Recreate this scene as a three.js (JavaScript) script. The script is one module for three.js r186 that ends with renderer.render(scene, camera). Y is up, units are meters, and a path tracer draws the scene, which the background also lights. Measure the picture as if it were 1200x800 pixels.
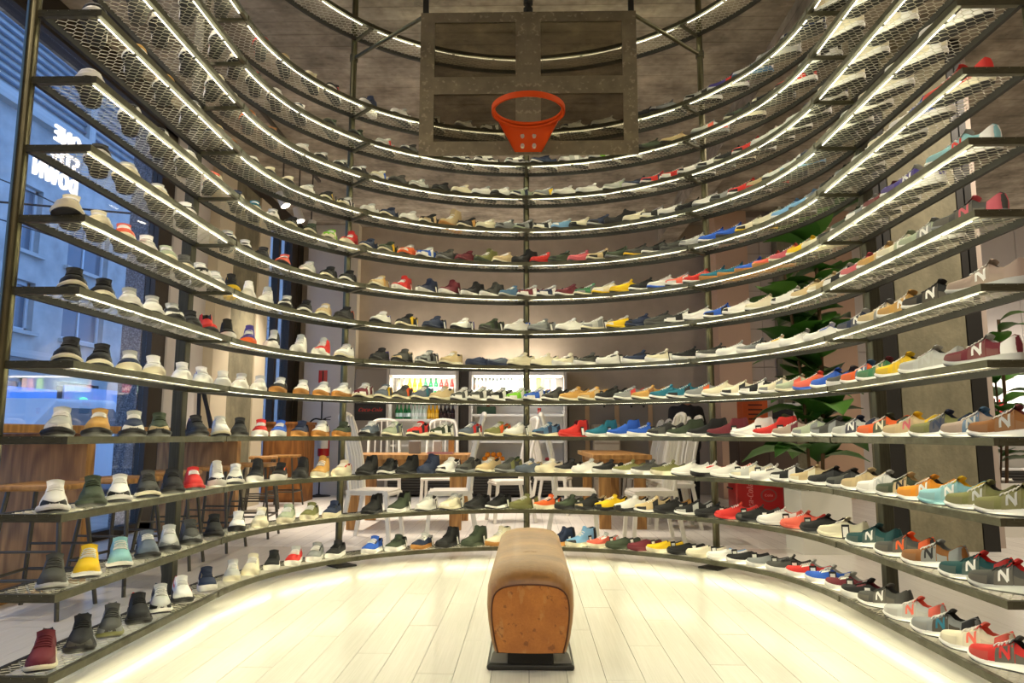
import * as THREE from 'three';
import { RoundedBoxGeometry } from 'three/addons/geometries/RoundedBoxGeometry.js';
import { TextGeometry } from 'three/addons/geometries/TextGeometry.js';
import { mergeGeometries, mergeVertices, toCreasedNormals } from 'three/addons/utils/BufferGeometryUtils.js';
import { FontLoader } from 'three/addons/loaders/FontLoader.js';
import { RectAreaLightUniformsLib } from 'three/addons/lights/RectAreaLightUniformsLib.js';
import { MarchingCubes } from 'three/addons/objects/MarchingCubes.js';
import { ImprovedNoise } from 'three/addons/math/ImprovedNoise.js';

// ---------------------------------------------------------------- camera, sky, exposure
const scene = new THREE.Scene();
const EYE = 0.94;
const camera = new THREE.PerspectiveCamera(50.57, 1.5, 0.05, 200);
camera.position.set(0, EYE, 0);
camera.rotation.set(0.1299, 0.02316, 0.0015, 'YXZ');
scene.add(camera);
scene.background = new THREE.Color().setRGB(0.15, 0.30, 0.66);      // dusk sky over the street
scene.backgroundIntensity = 1.55;
const renderer = new THREE.WebGLRenderer({ antialias: true });
renderer.toneMapping = THREE.LinearToneMapping;
renderer.toneMappingExposure = 2.02;
renderer.shadowMap.enabled = true;
RectAreaLightUniformsLib.init();
const LED = 15, LED_BACK = 9, LED_COLOUR = new THREE.Color().setRGB(1, 0.94, 0.60);
const ROOM_LAMP = 300, ROOM_COLOUR = new THREE.Color().setRGB(1, 0.86, 0.70);

// ---------------------------------------------------------------- helpers
let seed = 7;
const rnd = () => { seed = (seed * 1664525 + 1013904223) >>> 0; return seed / 4294967296; };
const taken = {};
const numbered = (n) => { const k = taken[n] = (taken[n] ?? -1) + 1; return k ? n + '_' + String(k).padStart(3, '0') : n; };
const V = (x, y, z) => new THREE.Vector3(x, y, z);
const lerp = (a, b, t) => a + (b - a) * t, clamp = (x, a = 0, b = 1) => Math.min(b, Math.max(a, x)), smooth = (a, b, x) => { const t = clamp((x - a) / (b - a)); return t * t * (3 - 2 * t); };
const table = (pts) => (t) => { let i = 1; while (i < pts.length - 1 && t > pts[i][0]) i++; const [a, p] = pts[i - 1], [b, q] = pts[i]; return lerp(p, q, clamp((t - a) / (b - a))); };
function shade(o) { o.traverse((m) => { if (m.isMesh) { m.castShadow = true; m.receiveShadow = true; } }); return o; }
function mesh(name, g, m, parent) { const o = new THREE.Mesh(g, m); o.name = name; o.castShadow = o.receiveShadow = true; parent.add(o); return o; }
function thing(name, label, category, p = [0, 0, 0], turn = 0, group) {
  const o = new THREE.Group(); o.name = numbered(name); o.position.set(...p); o.rotation.y = turn; scene.add(o);
  o.userData = { label, category }; if (group) o.userData.group = group; return o;
}
function solo(name, g, m, label, category, p = [0, 0, 0], turn = 0, group) {
  const o = mesh(numbered(name), g, m, scene); o.position.set(...p); o.rotation.y = turn;
  o.userData = { label, category }; if (group) o.userData.group = group; return o;
}
function struct(name, g, m, label, category = 'wall') { const o = mesh(numbered(name), g, m, scene); o.userData = { kind: 'structure', label, category }; return o; }
const box = (w, h, d, x = 0, y = 0, z = 0) => new THREE.BoxGeometry(w, h, d).translate(x, y, z);
const rbox = (w, h, d, r, x = 0, y = 0, z = 0, s = 2) => new RoundedBoxGeometry(w, h, d, s, r).translate(x, y, z);
const span = (x0, x1, y0, y1, z0, z1) => box(x1 - x0, y1 - y0, z1 - z0, (x0 + x1) / 2, (y0 + y1) / 2, (z0 + z1) / 2);
const cyl = (r0, r1, h, x = 0, y = 0, z = 0, n = 16) => new THREE.CylinderGeometry(r1, r0, h, n).translate(x, y + h / 2, z);
const join = (list) => mergeGeometries(list.map((g) => { const h = g.index ? g.toNonIndexed() : g.clone(); for (const k of Object.keys(h.attributes)) if (!['position', 'normal', 'uv'].includes(k)) h.deleteAttribute(k); return h; }));
function rod(a, b, r, n = 8) { const d = b.clone().sub(a), g = new THREE.CylinderGeometry(r, r, d.length(), n); g.applyQuaternion(new THREE.Quaternion().setFromUnitVectors(V(0, 1, 0), d.clone().normalize())); return g.translate(...a.clone().add(b).multiplyScalar(0.5).toArray()); }
function bar(a, b, w, h) { const d = b.clone().sub(a), g = new THREE.BoxGeometry(w, h, d.length()); const m = new THREE.Matrix4().lookAt(b, a, Math.abs(d.y) > 0.95 * d.length() ? V(1, 0, 0) : V(0, 1, 0)); g.applyMatrix4(m); return g.translate(...a.clone().add(b).multiplyScalar(0.5).toArray()); }
const tube = (pts, r, n = 16, k = 7) => new THREE.TubeGeometry(new THREE.CatmullRomCurve3(pts), n, r, k);
function gridGeo(nu, nv, f, flip) {                                   // f(i, j) -> [x, y, z] on an indexed grid
  const p = [], uv = [], id = [];
  for (let i = 0; i <= nu; i++) for (let j = 0; j <= nv; j++) { p.push(...f(i / nu, j / nv)); uv.push(i / nu, j / nv); }
  for (let i = 0; i < nu; i++) for (let j = 0; j < nv; j++) { const a = i * (nv + 1) + j, b = a + nv + 1; flip ? id.push(a, b, a + 1, b, b + 1, a + 1) : id.push(a, a + 1, b, b, a + 1, b + 1); }
  const g = new THREE.BufferGeometry(); g.setAttribute('position', new THREE.Float32BufferAttribute(p, 3)); g.setAttribute('uv', new THREE.Float32BufferAttribute(uv, 2)); g.setIndex(id); g.computeVertexNormals(); return g;
}
function boxUV(g, s = 1) {                                            // uv in metres by the face's direction
  const h = g.index ? g.toNonIndexed() : g, p = h.attributes.position, n = h.attributes.normal, uv = new Float32Array(p.count * 2);
  for (let i = 0; i < p.count; i++) {
    const ax = Math.abs(n.getX(i)), ay = Math.abs(n.getY(i)), az = Math.abs(n.getZ(i));
    const [u, v] = ax >= ay && ax >= az ? [p.getZ(i), p.getY(i)] : ay >= az ? [p.getX(i), p.getZ(i)] : [p.getX(i), p.getY(i)];
    uv[2 * i] = u * s; uv[2 * i + 1] = v * s;
  }
  h.setAttribute('uv', new THREE.BufferAttribute(uv, 2)); return h;
}

// ---------------------------------------------------------------- textures
const perlin = new ImprovedNoise();
function fbm(x, y, n, period) { let s = 0, a = 0.5, f = 1; for (let i = 0; i < n; i++) { s += a * perlin.noise(x * f, y * f, 3.7 + i * 9.1); a /= 2; f *= 2; } return s; }
function texture(n, f, colour = true, rx = 1, ry = rx) {              // f(u, v) -> [r, g, b] 0..1 (sRGB) or one number
  const d = new Uint8Array(n * n * 4);
  for (let j = 0; j < n; j++) for (let i = 0; i < n; i++) { const c = f(i / n, j / n), o = 4 * (j * n + i); for (let k = 0; k < 3; k++) d[o + k] = 255 * clamp(Array.isArray(c) ? c[k] : c); d[o + 3] = 255; }
  const t = new THREE.DataTexture(d, n, n); t.wrapS = t.wrapT = THREE.MirroredRepeatWrapping; t.magFilter = THREE.LinearFilter; t.minFilter = THREE.LinearMipmapLinearFilter; t.generateMipmaps = true;
  if (colour) t.colorSpace = THREE.SRGBColorSpace; t.repeat.set(rx, ry); t.needsUpdate = true; return t;
}
const mix3 = (a, b, t) => a.map((x, i) => lerp(x, b[i], t));
const std = (o) => new THREE.MeshStandardMaterial(o), phys = (o) => new THREE.MeshPhysicalMaterial(o);
const concreteNoise = (u, v) => 0.5 + 0.55 * fbm(u * 6, v * 6, 5) + 0.25 * fbm(u * 40 + 9, v * 40, 3);
// board-marked concrete: boards 0.2 m wide run along u; one tile is 3 m
const boards = (u, v) => { const k = Math.floor(v * 15), e = Math.abs(v * 15 - k - 0.5) * 2, tone = (Math.sin(k * 12.9898) * 43758.5453) % 1; return { tone, edge: e > 0.94 ? 1 : 0, grain: fbm(u * 5 + k * 7, v * 70, 4) }; };
const ceilingMap = texture(1024, (u, v) => { const b = boards(u, v), n = concreteNoise(u, v); const pit = fbm(u * 30, v * 30, 3) > 0.26 ? 0.10 : 0; const stain = smooth(0.05, 0.3, fbm(u * 4 + 11, v * 4 + 2, 5)); const blot = fbm(u * 9 + 5, v * 9 + 31, 4); const t = clamp(0.50 + 1.2 * (n - 0.5) + 0.05 * b.tone + 0.12 * b.grain + 0.5 * blot - pit - 0.26 * stain); return mix3([0.40, 0.37, 0.325], [0.80, 0.755, 0.68], t).map((c) => c - 0.07 * b.edge); });
const ceilingBump = texture(1024, (u, v) => { const b = boards(u, v); return 0.5 + 0.3 * b.grain + 0.1 * b.tone - 0.3 * b.edge; }, false);
const concreteMap = texture(512, (u, v) => { const n = concreteNoise(u * 1.3, v); const streak = fbm(u * 14, v * 2, 4); const blot = smooth(0.12, 0.3, fbm(u * 4 + 3, v * 4, 4)); return mix3(mix3([0.40, 0.385, 0.31], [0.60, 0.575, 0.47], clamp(n + 0.4 * streak)), [0.66, 0.63, 0.50], 0.35 * blot); });
const concreteBump = texture(512, (u, v) => concreteNoise(u * 2, v * 2), false);
const woodFn = (u, v) => { const w = fbm(u * 2.2, v * 0.7, 3); const ring = Math.sin((u * 9 + w * 7) * 6.28); return 0.5 + 0.25 * ring + 0.5 * fbm(u * 60, v * 3, 3); };
const oakMap = texture(512, (u, v) => mix3([0.52, 0.36, 0.17], [0.78, 0.585, 0.325], clamp(woodFn(u, v))));
const floorMaps = [0, 1, 2].map((k) => texture(256, (u, v) => { const g = fbm(u * 26 + k * 31, v * 3 + k * 5, 4) + 0.5 * fbm(u * 5, v * 5 + k * 11, 3); return mix3([0.83, 0.815, 0.77], [0.91, 0.895, 0.86], clamp(0.5 + 0.7 * g)); }));
const leatherMap = texture(512, (u, v) => { const big = fbm(u * 4, v * 4, 5), fine = fbm(u * 50, v * 50, 3), scuff = smooth(0.16, 0.30, fbm(u * 12 + 40, v * 6, 4)), dark = smooth(0.2, 0.34, fbm(u * 17 + 3, v * 17 + 8, 4)); return mix3(mix3(mix3([0.66, 0.39, 0.15], [0.84, 0.55, 0.24], clamp(0.5 + 0.9 * big + 0.25 * fine)), [0.82, 0.64, 0.40], 0.4 * scuff), [0.36, 0.19, 0.10], 0.4 * dark); });
const leatherTopMap = texture(512, (u, v) => { const big = fbm(u * 3 + 7, v * 8, 5), fine = fbm(u * 50, v * 50, 3), crease = smooth(0.22, 0.3, fbm(u * 2.5, v * 34, 3)); return mix3(mix3([0.50, 0.34, 0.165], [0.69, 0.495, 0.255], clamp(0.5 + 0.9 * big + 0.3 * fine)), [0.45, 0.30, 0.16], 0.5 * crease); });
const leatherBump = texture(512, (u, v) => 0.5 + 0.5 * fbm(u * 70, v * 70, 3) + 0.3 * fbm(u * 5, v * 9, 3), false);
const clothBump = texture(128, (u, v) => 0.5 + 0.25 * Math.sin(u * 260) * Math.sin(v * 260) + 0.3 * fbm(u * 20, v * 20, 2), false, 3);
const steelMap = texture(256, (u, v) => { const n = fbm(u * 9, v * 9, 5), b = fbm(u * 3, v * 60, 3); return mix3([0.42, 0.415, 0.36], [0.58, 0.575, 0.51], clamp(0.5 + n + 0.5 * b)); });
const steelRough = texture(256, (u, v) => 0.42 + 0.35 * fbm(u * 12, v * 12, 4), false);
const graniteMap = texture(256, (u, v) => { const n = fbm(u * 60, v * 60, 3); return mix3([0.22, 0.22, 0.23], [0.55, 0.55, 0.55], clamp(0.45 + 1.6 * n)); });
const stoneMap = texture(256, (u, v) => { const n = fbm(u * 8, v * 8, 5); return mix3([0.60, 0.59, 0.57], [0.76, 0.75, 0.72], clamp(0.5 + n)); });
const plasterMap = texture(256, (u, v) => { const n = fbm(u * 10, v * 10, 5); return mix3([0.665, 0.615, 0.545], [0.745, 0.695, 0.62], clamp(0.5 + n)); });
const rep = (t, x, y = x) => { const c = t.clone(); c.repeat.set(x, y); c.needsUpdate = true; return c; };

const M = {
  steel: std({ map: steelMap, color: 0xaba99b, roughnessMap: steelRough, roughness: 1, metalness: 0.55 }),
  pipe: std({ map: steelMap, color: 0xc2bca8, roughness: 0.34, metalness: 0.85 }),
  squarePost: std({ map: steelMap, color: 0x8a887c, roughness: 0.55, metalness: 0.4 }),
  wire: std({ color: 0xc9c5b6, roughness: 0.5, metalness: 0.35 }),
  dark: std({ color: 0x2a2926, roughness: 0.55, metalness: 0.3 }),
  black: std({ color: 0x161616, roughness: 0.6 }),
  led: std({ color: 0xffffff, emissive: new THREE.Color().setRGB(1, 0.94, 0.76), emissiveIntensity: 2.2 }),
  ceiling: std({ map: rep(ceilingMap, 1 / 3), bumpMap: rep(ceilingBump, 1 / 3), bumpScale: 0.012, roughness: 0.95 }),
  concrete: std({ map: rep(concreteMap, 0.6), bumpMap: rep(concreteBump, 0.6), bumpScale: 0.006, roughness: 0.85 }),
  plaster: std({ map: rep(plasterMap, 0.3), roughness: 0.9 }),
  peach: std({ color: 0xc9a98f, roughness: 0.9 }),
  cream: std({ color: 0xd8cdb4, roughness: 0.85 }),
  whitewall: std({ color: 0xd6d2d0, roughness: 0.85 }),
  frame: std({ color: 0x3b342b, roughness: 0.5, metalness: 0.3 }),
  oak: std({ map: oakMap, roughness: 0.5 }),
  stone: std({ map: rep(stoneMap, 0.25), roughness: 0.9 }),
  granite: std({ map: rep(graniteMap, 1), roughness: 0.4 }),
  glass: phys({ color: 0xffffff, roughness: 0, transmission: 1, thickness: 0, ior: 1.45 }),
  white: std({ color: 0xe2e0da, roughness: 0.5 }),
  chair: std({ color: 0xdcd8cc, roughness: 0.42 }),
  orange: phys({ color: 0xc24308, roughness: 0.6, specularIntensity: 0.35 }),
};

// ---------------------------------------------------------------- the room
// x to the side, -z into the room; the rack's mouth faces the camera
const ROOM = { left: -3.85, right: 9.2, back: -12, front: 3.2, top: EYE + 3.55 };
{
  const T = 0.3;
  // floor: planks inside and round the rack one by one, the rest in its material
  const hole = { x0: -2.7, x1: 2.7, z0: -6.3, z1: -2.0 };
  const tile = 1 / 1.2;
  const plankTexture = texture(512, (u, v) => { const k = Math.floor(u * 8), e = Math.abs(u * 8 - k - 0.5) * 2, off = (k * 0.37) % 1, j = (v + off) % 1, seam = e > 0.985 || j < 0.004; const tone = ((Math.sin(k * 78.23) * 43758) % 1) * 0.02; const g = fbm(u * 50, v * 4, 3) * 0.06; const c = [0.87, 0.855, 0.825].map((x) => x + tone + g); return seam ? c.map((x) => x * 0.55) : c; });
  plankTexture.wrapS = plankTexture.wrapT = THREE.RepeatWrapping;
  plankTexture.repeat.set(1 / 1.2, 1 / 1.2);
  const outer = boxUV(join([span(ROOM.left - 0.1, hole.x0, -T, 0, ROOM.back, ROOM.front), span(hole.x1, ROOM.right, -T, 0, ROOM.back, ROOM.front), span(hole.x0, hole.x1, -T, 0, ROOM.back, hole.z0), span(hole.x0, hole.x1, -T, 0, hole.z1, ROOM.front)]));
  const floor = struct('floor', outer, std({ map: plankTexture, roughness: 0.38 }), 'pale glossy white plank floor', 'floor');
  mesh('subfloor', span(hole.x0, hole.x1, -T, -0.012, hole.z0, hole.z1), std({ color: 0x6b675c, roughness: 1 }), floor);
  const mats = floorMaps.map((t) => phys({ map: t, roughness: 0.34, clearcoat: 0.5, clearcoatRoughness: 0.18 }));
  const W = 0.15, LEN = 1.2, gap = 0.0022;
  const cache = new Map();
  for (let i = 0, n = Math.round((hole.x1 - hole.x0) / W); i < n; i++) {
    let z = hole.z1 + ((i * 0.61) % 1) * LEN;
    while (z > hole.z0) {
      const a = Math.min(z, hole.z1), b = Math.max(z - LEN, hole.z0), len = a - b;
      if (len > 0.03) {
        const key = len.toFixed(3);
        if (!cache.has(key)) { const g = box(W - gap, 0.012, len - gap, 0, -0.006, 0); cache.set(key, g); }
        const p = mesh('plank', cache.get(key), mats[Math.floor(rnd() * 3)], floor);
        p.position.set(hole.x0 + (i + 0.5) * W, rnd() * 0.0006, (a + b) / 2);
      }
      z -= LEN;
    }
  }
  struct('ceiling', boxUV(span(ROOM.left - 0.6, ROOM.right + T, ROOM.top, ROOM.top + T, ROOM.back - T, ROOM.front + T)), M.ceiling, 'board-marked grey brown concrete ceiling', 'ceiling');
  struct('wall_back', boxUV(span(ROOM.left - 0.3, 2.5, 0, ROOM.top, ROOM.back - T, ROOM.back)), M.plaster, 'plain grey pink wall behind the drinks fridges');
  struct('wall_front', boxUV(span(ROOM.left - 0.3, ROOM.right, 0, ROOM.top, ROOM.front, ROOM.front + T)), M.plaster, 'plain wall facing the rack mouth');
  struct('wall_right', boxUV(span(ROOM.right, ROOM.right + T, 0, ROOM.top, ROOM.back, ROOM.front)), M.plaster, 'plain side wall past the concrete pillar');
  // shop front along x = left: header, columns, frames, panes
  const xl = ROOM.left, head = EYE + 3.3;
  struct('wall_left', boxUV(join([span(xl - 0.25, xl, head, ROOM.top, ROOM.back, ROOM.front), span(xl - 0.25, xl, 0, head, -1.2, ROOM.front), span(xl - 0.25, xl, 0, head, ROOM.back, -11.75)])), M.frame, 'dark brown lintel and frame over the shop windows');
  struct('wall_left', boxUV(span(xl - 0.25, xl, 0, head, -8.4, -7.55)), M.whitewall, 'pale wall panel beside the shop window frame');
  struct('wall_left', boxUV(join([span(xl - 0.25, xl + 0.12, 0, head, -8.85, -8.4), span(xl - 0.25, xl + 0.12, 0, head, -10.1, -9.7)])), M.cream, 'cream painted edges of the column between the shop windows');
  struct('wall_left', boxUV(span(xl - 0.25, xl + 0.10, 0, head, -9.7, -8.85)), M.concrete, 'bare concrete core of the column between the shop windows');
  function glazing(name, z0, z1, bars, label) {
    const g = struct(name, join([span(xl - 0.12, xl - 0.02, 0, head, z0, z0 + 0.28), span(xl - 0.12, xl - 0.02, 0, head, z1 - 0.06, z1), span(xl - 0.12, xl - 0.02, 0, 0.08, z0, z1), span(xl - 0.12, xl - 0.02, head - 0.06, head, z0, z1)]), M.frame, label, 'window');
    let a = z0 + 0.28;
    for (const b of [...bars, z1 - 0.06]) { mesh('pane', span(xl - 0.078, xl - 0.07, 0.08, head - 0.06, a, b), M.glass, g); if (b !== z1 - 0.06) mesh('mullion', span(xl - 0.12, xl - 0.02, 0, head, b, b + 0.1), M.frame, g); a = b + 0.1; }
  }
  glazing('window_1', -7.55, -1.2, [], 'tall shop window beside the wooden bar counter');
  glazing('window_2', -11.75, -10.1, [-10.95], 'narrow shop window beyond the cream column');
  // white pier by the extinguisher, small pier by the fridge
  struct('wall_back', boxUV(span(-3.72, -3.02, 0, ROOM.top, -12, -11.85)), M.whitewall, 'white pier behind the fire extinguisher');
  struct('trim_1', boxUV(span(-3.02, -2.86, 0, ROOM.top, -12, -11.8)), M.cream, 'cream strip at the edge of the white pier', 'trim');
  // far wall past the person: recessed, with pilasters
  struct('wall_back', boxUV(span(2.5, 9.5, 0, ROOM.top, ROOM.back - T, ROOM.back)), M.plaster, 'far wall of large pale panels beyond the pillar');
  struct('wall_back', boxUV(span(2.95, 3.45, 0, ROOM.top, -11.6, -11.2)), M.peach, 'peach painted pier beyond the rack');
  const tiles = struct('wall_back', boxUV(span(3.45, 3.85, 0, ROOM.top, -11.6, -11.25)), std({ color: 0x8d8378, roughness: 0.9 }), 'pale tiled pier between the peach and concrete piers');
  { const g = box(0.19, 0.19, 0.012), m = std({ color: 0xb9aa9c, roughness: 0.5 }); for (let i = 0; i < 2; i++) for (let j = 0; j < 22; j++) { const t = mesh('tile', g, m, tiles); t.position.set(3.55 + i * 0.2, 0.1 + j * 0.2, -11.245); } }
  struct('wall_back', boxUV(span(3.85, 4.15, 0, ROOM.top, -11.5, -11.0)), M.concrete, 'grey concrete pier behind the fig tree');
  struct('wall_back', boxUV(span(4.15, 5.1, 0, ROOM.top, -11.6, -11.25)), M.peach, 'wide peach wall behind the fig tree');
  const panels = [[5.15, 6.6], [6.62, 8.1], [8.12, 9.2]];
  const pw = struct('wall_back', span(5.1, 9.2, 0, ROOM.top, -11.99, -11.95), M.whitewall, 'pale wall panels past the concrete pillar');
  for (const [a, b] of panels) for (const [y0, y1] of [[0, 1.15], [1.17, 2.3], [2.32, 3.45], [3.47, 4.48]]) mesh('panel', span(a, b, y0, y1, -11.95, -11.93), M.whitewall, pw);
  // the concrete pillar with steel channels on both edges
  struct('column', boxUV(span(3.16, 3.74, 0, ROOM.top, -6.8, -6.2)), M.concrete, 'broad bare concrete pillar outside the rack', 'pillar');
  for (const [x0, x1] of [[3.02, 3.15], [3.75, 3.88]]) struct('beam', boxUV(join([span(x0, x1, 0, ROOM.top, -6.22, -6.20), span(x0, x1, 0, ROOM.top, -6.42, -6.40), span((x0 + x1) / 2 - 0.006, (x0 + x1) / 2 + 0.006, 0, ROOM.top, -6.42, -6.2)])), M.dark, x0 < 3.1 ? 'dark steel channel on the rack side of the concrete pillar' : 'dark steel channel on the outer edge of the concrete pillar', 'beam');
  struct('column', boxUV(span(3.89, 4.05, 0, ROOM.top, -6.7, -6.4)), std({ color: 0xb5a79a, roughness: 0.9 }), 'narrow pale upright beside the pillar channel', 'pillar');
  // ceiling beam
  struct('beam', boxUV(span(2.2, 2.5, ROOM.top - 0.28, ROOM.top, ROOM.back, ROOM.front)), M.ceiling, 'concrete downstand beam under the ceiling', 'beam');
}

// ---------------------------------------------------------------- the shoe rack
const RK = { cx: -0.018, R: 1.672, L: 1.415, z0: -2.632, depth: 0.25, y0: EYE - 0.0046 - 3 * 0.28, step: 0.28 };
RK.zc = RK.z0 - RK.L;
const tierTop = (k) => RK.y0 + k * RK.step;                           // k = 0 is the lowest
// point and outward direction at distance s along the front edge, r behind it
function onRack(s, r) {
  const { R, L, cx, z0, zc } = RK, A = Math.PI * R;
  if (s < L) return { x: cx - R - r, z: z0 - s, ox: -1, oz: 0 };
  if (s > L + A) return { x: cx + R + r, z: zc + (s - L - A), ox: 1, oz: 0 };
  const t = (s - L) / R; return { x: cx - (R + r) * Math.cos(t), z: zc - (R + r) * Math.sin(t), ox: -Math.cos(t), oz: -Math.sin(t) };
}
const TOTAL = 2 * RK.L + Math.PI * RK.R, SEAMS = [0, RK.L, ...[1, 2, 3].map((k) => RK.L + k * Math.PI * RK.R / 4), TOTAL - RK.L, TOTAL];
function sweep(s0, s1, r0, r1, y0, y1) {
  const n = s0 >= RK.L - 1e-6 && s1 <= TOTAL - RK.L + 1e-6 ? Math.ceil((s1 - s0) / 0.11) : 1, p = [], id = [], uv = [];
  const faces = [[[r0, y0], [r0, y1]], [[r0, y1], [r1, y1]], [[r1, y1], [r1, y0]], [[r1, y0], [r0, y0]]];
  const at = (s, [r, y]) => { const q = onRack(s, r); return [q.x, y, q.z]; };
  for (const [a, b] of faces) { const o = p.length / 3; for (let i = 0; i <= n; i++) { const s = lerp(s0, s1, i / n); p.push(...at(s, a), ...at(s, b)); uv.push(s * 2, 0, s * 2, 0.06); } for (let i = 0; i < n; i++) id.push(o + 2 * i, o + 2 * i + 1, o + 2 * i + 2, o + 2 * i + 1, o + 2 * i + 3, o + 2 * i + 2); }
  for (const s of [s0, s1]) { const o = p.length / 3; for (const [a] of faces) { p.push(...at(s, a)); uv.push(0, 0); } s === s0 ? id.push(o, o + 2, o + 1, o, o + 3, o + 2) : id.push(o, o + 1, o + 2, o, o + 2, o + 3); }
  const g = new THREE.BufferGeometry(); g.setAttribute('position', new THREE.Float32BufferAttribute(p, 3)); g.setAttribute('uv', new THREE.Float32BufferAttribute(uv, 2)); g.setIndex(id);
  const h = toCreasedNormals(g, 0.5); return h;
}
const TIERS = 13, RING_Y = EYE + 3.17;
{
  const rack = thing('shoe_rack', 'tall horseshoe-shaped steel shoe rack with wire mesh shelves and light strips', 'rack');
  // hexagonal wire: one patch for the straight runs, one for the bend, repeated
  const wirePatch = (len, place) => {
    const rows = 10, dr = 0.0214, n = Math.round(len / 0.0135), w = 0.0012, p = [], id = [];
    const node = (i, k) => { const up = ((i + 2 * k) % 4 + 4) % 4 < 2 ? 1 : -1; return [len * i / n, 0.026 + dr * (k + 0.5) + up * dr * 0.5]; };
    const seg = (a, b) => { const o = p.length / 3; for (const [s, r] of [a, b]) { const q = place(s, r); p.push(q[0], w, q[1]); const d = place(s + (b[1] - a[1]) / dr * 0.6 * w, r - w); p.push(d[0], -w, d[1]); const e = place(s - (b[1] - a[1]) / dr * 0.6 * w, r + w); p.push(e[0], -w, e[1]); } for (let j = 0; j < 3; j++) { const a1 = o + j, a2 = o + (j + 1) % 3; id.push(a1, a1 + 3, a2, a2, a1 + 3, a2 + 3); } };
    for (let k = 0; k < rows; k++) for (let i = 0; i < n; i++) { seg(node(i, k), node(i + 1, k)); }
    const g = new THREE.BufferGeometry(); g.setAttribute('position', new THREE.Float32BufferAttribute(p, 3)); g.setIndex(id); g.computeVertexNormals(); return g;
  };
  const nS = 5, nA = 16, straightLen = RK.L / nS, arcLen = Math.PI * RK.R / nA;
  const straight = wirePatch(straightLen, (s, r) => [-r, -s]);
  const bend = wirePatch(arcLen, (s, r) => { const t = s / RK.R; return [-(RK.R + r) * Math.cos(t), -(RK.R + r) * Math.sin(t)]; });
  const diode = box(0.007, 0.003, 0.011);
  for (let k = 0; k <= TIERS; k++) {
    const top = k === TIERS, Y = top ? RING_Y : tierTop(k);
    const shelf = new THREE.Group(); shelf.name = 'shelf'; rack.add(shelf);
    shelf.userData.label = top ? 'empty crowning ring of the shoe rack' : 'curved wire mesh shelf with a light strip under its front rail';
    for (let b = 0; b < 6; b++) {
      const s0 = SEAMS[b] + 0.002, s1 = SEAMS[b + 1] - 0.002;
      mesh('front_rail', sweep(s0, s1, 0, 0.022, Y - 0.028, Y), M.steel, shelf);
      mesh('rear_rail', sweep(s0, s1, RK.depth - 0.012, RK.depth + 0.006, Y - 0.03, Y), M.dark, shelf);
    }
    for (let b = 1; b < 6; b++) { const q = onRack(SEAMS[b], 0), g = box(0.02, 0.03, 0.004); const o = mesh('joint_plate', g, M.steel, shelf); o.position.set(q.x - q.ox * 0.002, Y - 0.014, q.z - q.oz * 0.002); o.rotation.y = Math.atan2(q.ox, q.oz); }
    for (let b = 0; b < 7; b++) {
      const s = clamp(SEAMS[b], 0.012, TOTAL - 0.012), a = onRack(s, 0.02), c = onRack(s, RK.depth + 0.03), end = b === 0 || b === 6;
      mesh(end ? 'end_bar' : 'bracket', bar(V(a.x, Y - (end ? 0.014 : 0.024), a.z), V(c.x, Y - (end ? 0.014 : 0.024), c.z), 0.022, end ? 0.028 : 0.018), M.steel, shelf);
    }
    const m1 = new THREE.InstancedMesh(straight, M.wire, 2 * nS), m2 = new THREE.InstancedMesh(bend, M.wire, nA), mm = new THREE.Matrix4();
    for (let i = 0; i < nS; i++) {
      m1.setMatrixAt(i, mm.makeTranslation(RK.cx - RK.R, Y - 0.004, RK.z0 - i * straightLen));
      m1.setMatrixAt(nS + i, mm.makeRotationY(Math.PI).setPosition(RK.cx + RK.R, Y - 0.004, RK.zc + i * straightLen));
    }
    for (let i = 0; i < nA; i++) m2.setMatrixAt(i, mm.makeRotationY(-i * Math.PI / nA).setPosition(RK.cx, Y - 0.004, RK.zc));
    for (const m of [m1, m2]) { m.name = 'wire_mesh'; m.userData.kind = 'stuff'; m.castShadow = m.receiveShadow = true; shelf.add(m); }
    // light strip: rows of diodes bay by bay, with the lights they stand for
    const spots = [];
    for (let b = 0; b < 6; b++) { const a = SEAMS[b] + (b ? 0.06 : 0.02), e = SEAMS[b + 1] - 0.07; let s = a, run = 0; while (s < e) { spots.push(s); s += 0.0165; if (++run % (17 + (k * 7 + b * 5) % 9) === 0) s += 0.02; } }
    mesh('light_channel', join([0, 1, 2, 3, 4, 5].map((b) => sweep(SEAMS[b] + 0.01, SEAMS[b + 1] - 0.01, 0.0222, 0.0335, Y - 0.0245, Y - 0.022))), M.dark, shelf);
    const led = new THREE.InstancedMesh(diode, M.led, spots.length), q4 = new THREE.Quaternion();
    spots.forEach((s, i) => { const q = onRack(s, 0.028); q4.setFromAxisAngle(V(0, 1, 0), Math.atan2(q.ox, q.oz) + Math.PI / 2); led.setMatrixAt(i, mm.compose(V(q.x, Y - (s < RK.L || s > TOTAL - RK.L ? 0.0251 : 0.0263), q.z), q4, V(1, 1, 1))); });
    led.name = 'light_strip'; led.userData.kind = 'stuff'; shelf.add(led);
    const lamp = (s0, s1) => {
      const p0 = onRack(s0, 0.027), p1 = onRack(s1, 0.027), q = onRack((s0 + s1) / 2, 0.027), w = Math.hypot(p1.x - p0.x, p1.z - p0.z);
      const l = new THREE.RectAreaLight(LED_COLOUR, k ? LED : LED * 0.4, w, 0.012); l.name = 'strip_light';
      l.position.set(q.x, Y - 0.034, q.z); l.lookAt(q.x - q.ox * 0.9, Y - 1.034, q.z - q.oz * 0.9); shelf.add(l);
      const u = new THREE.RectAreaLight(LED_COLOUR, LED_BACK, w, 0.012); u.name = 'strip_light';   // the strip also shines back under its own shelf
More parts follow.
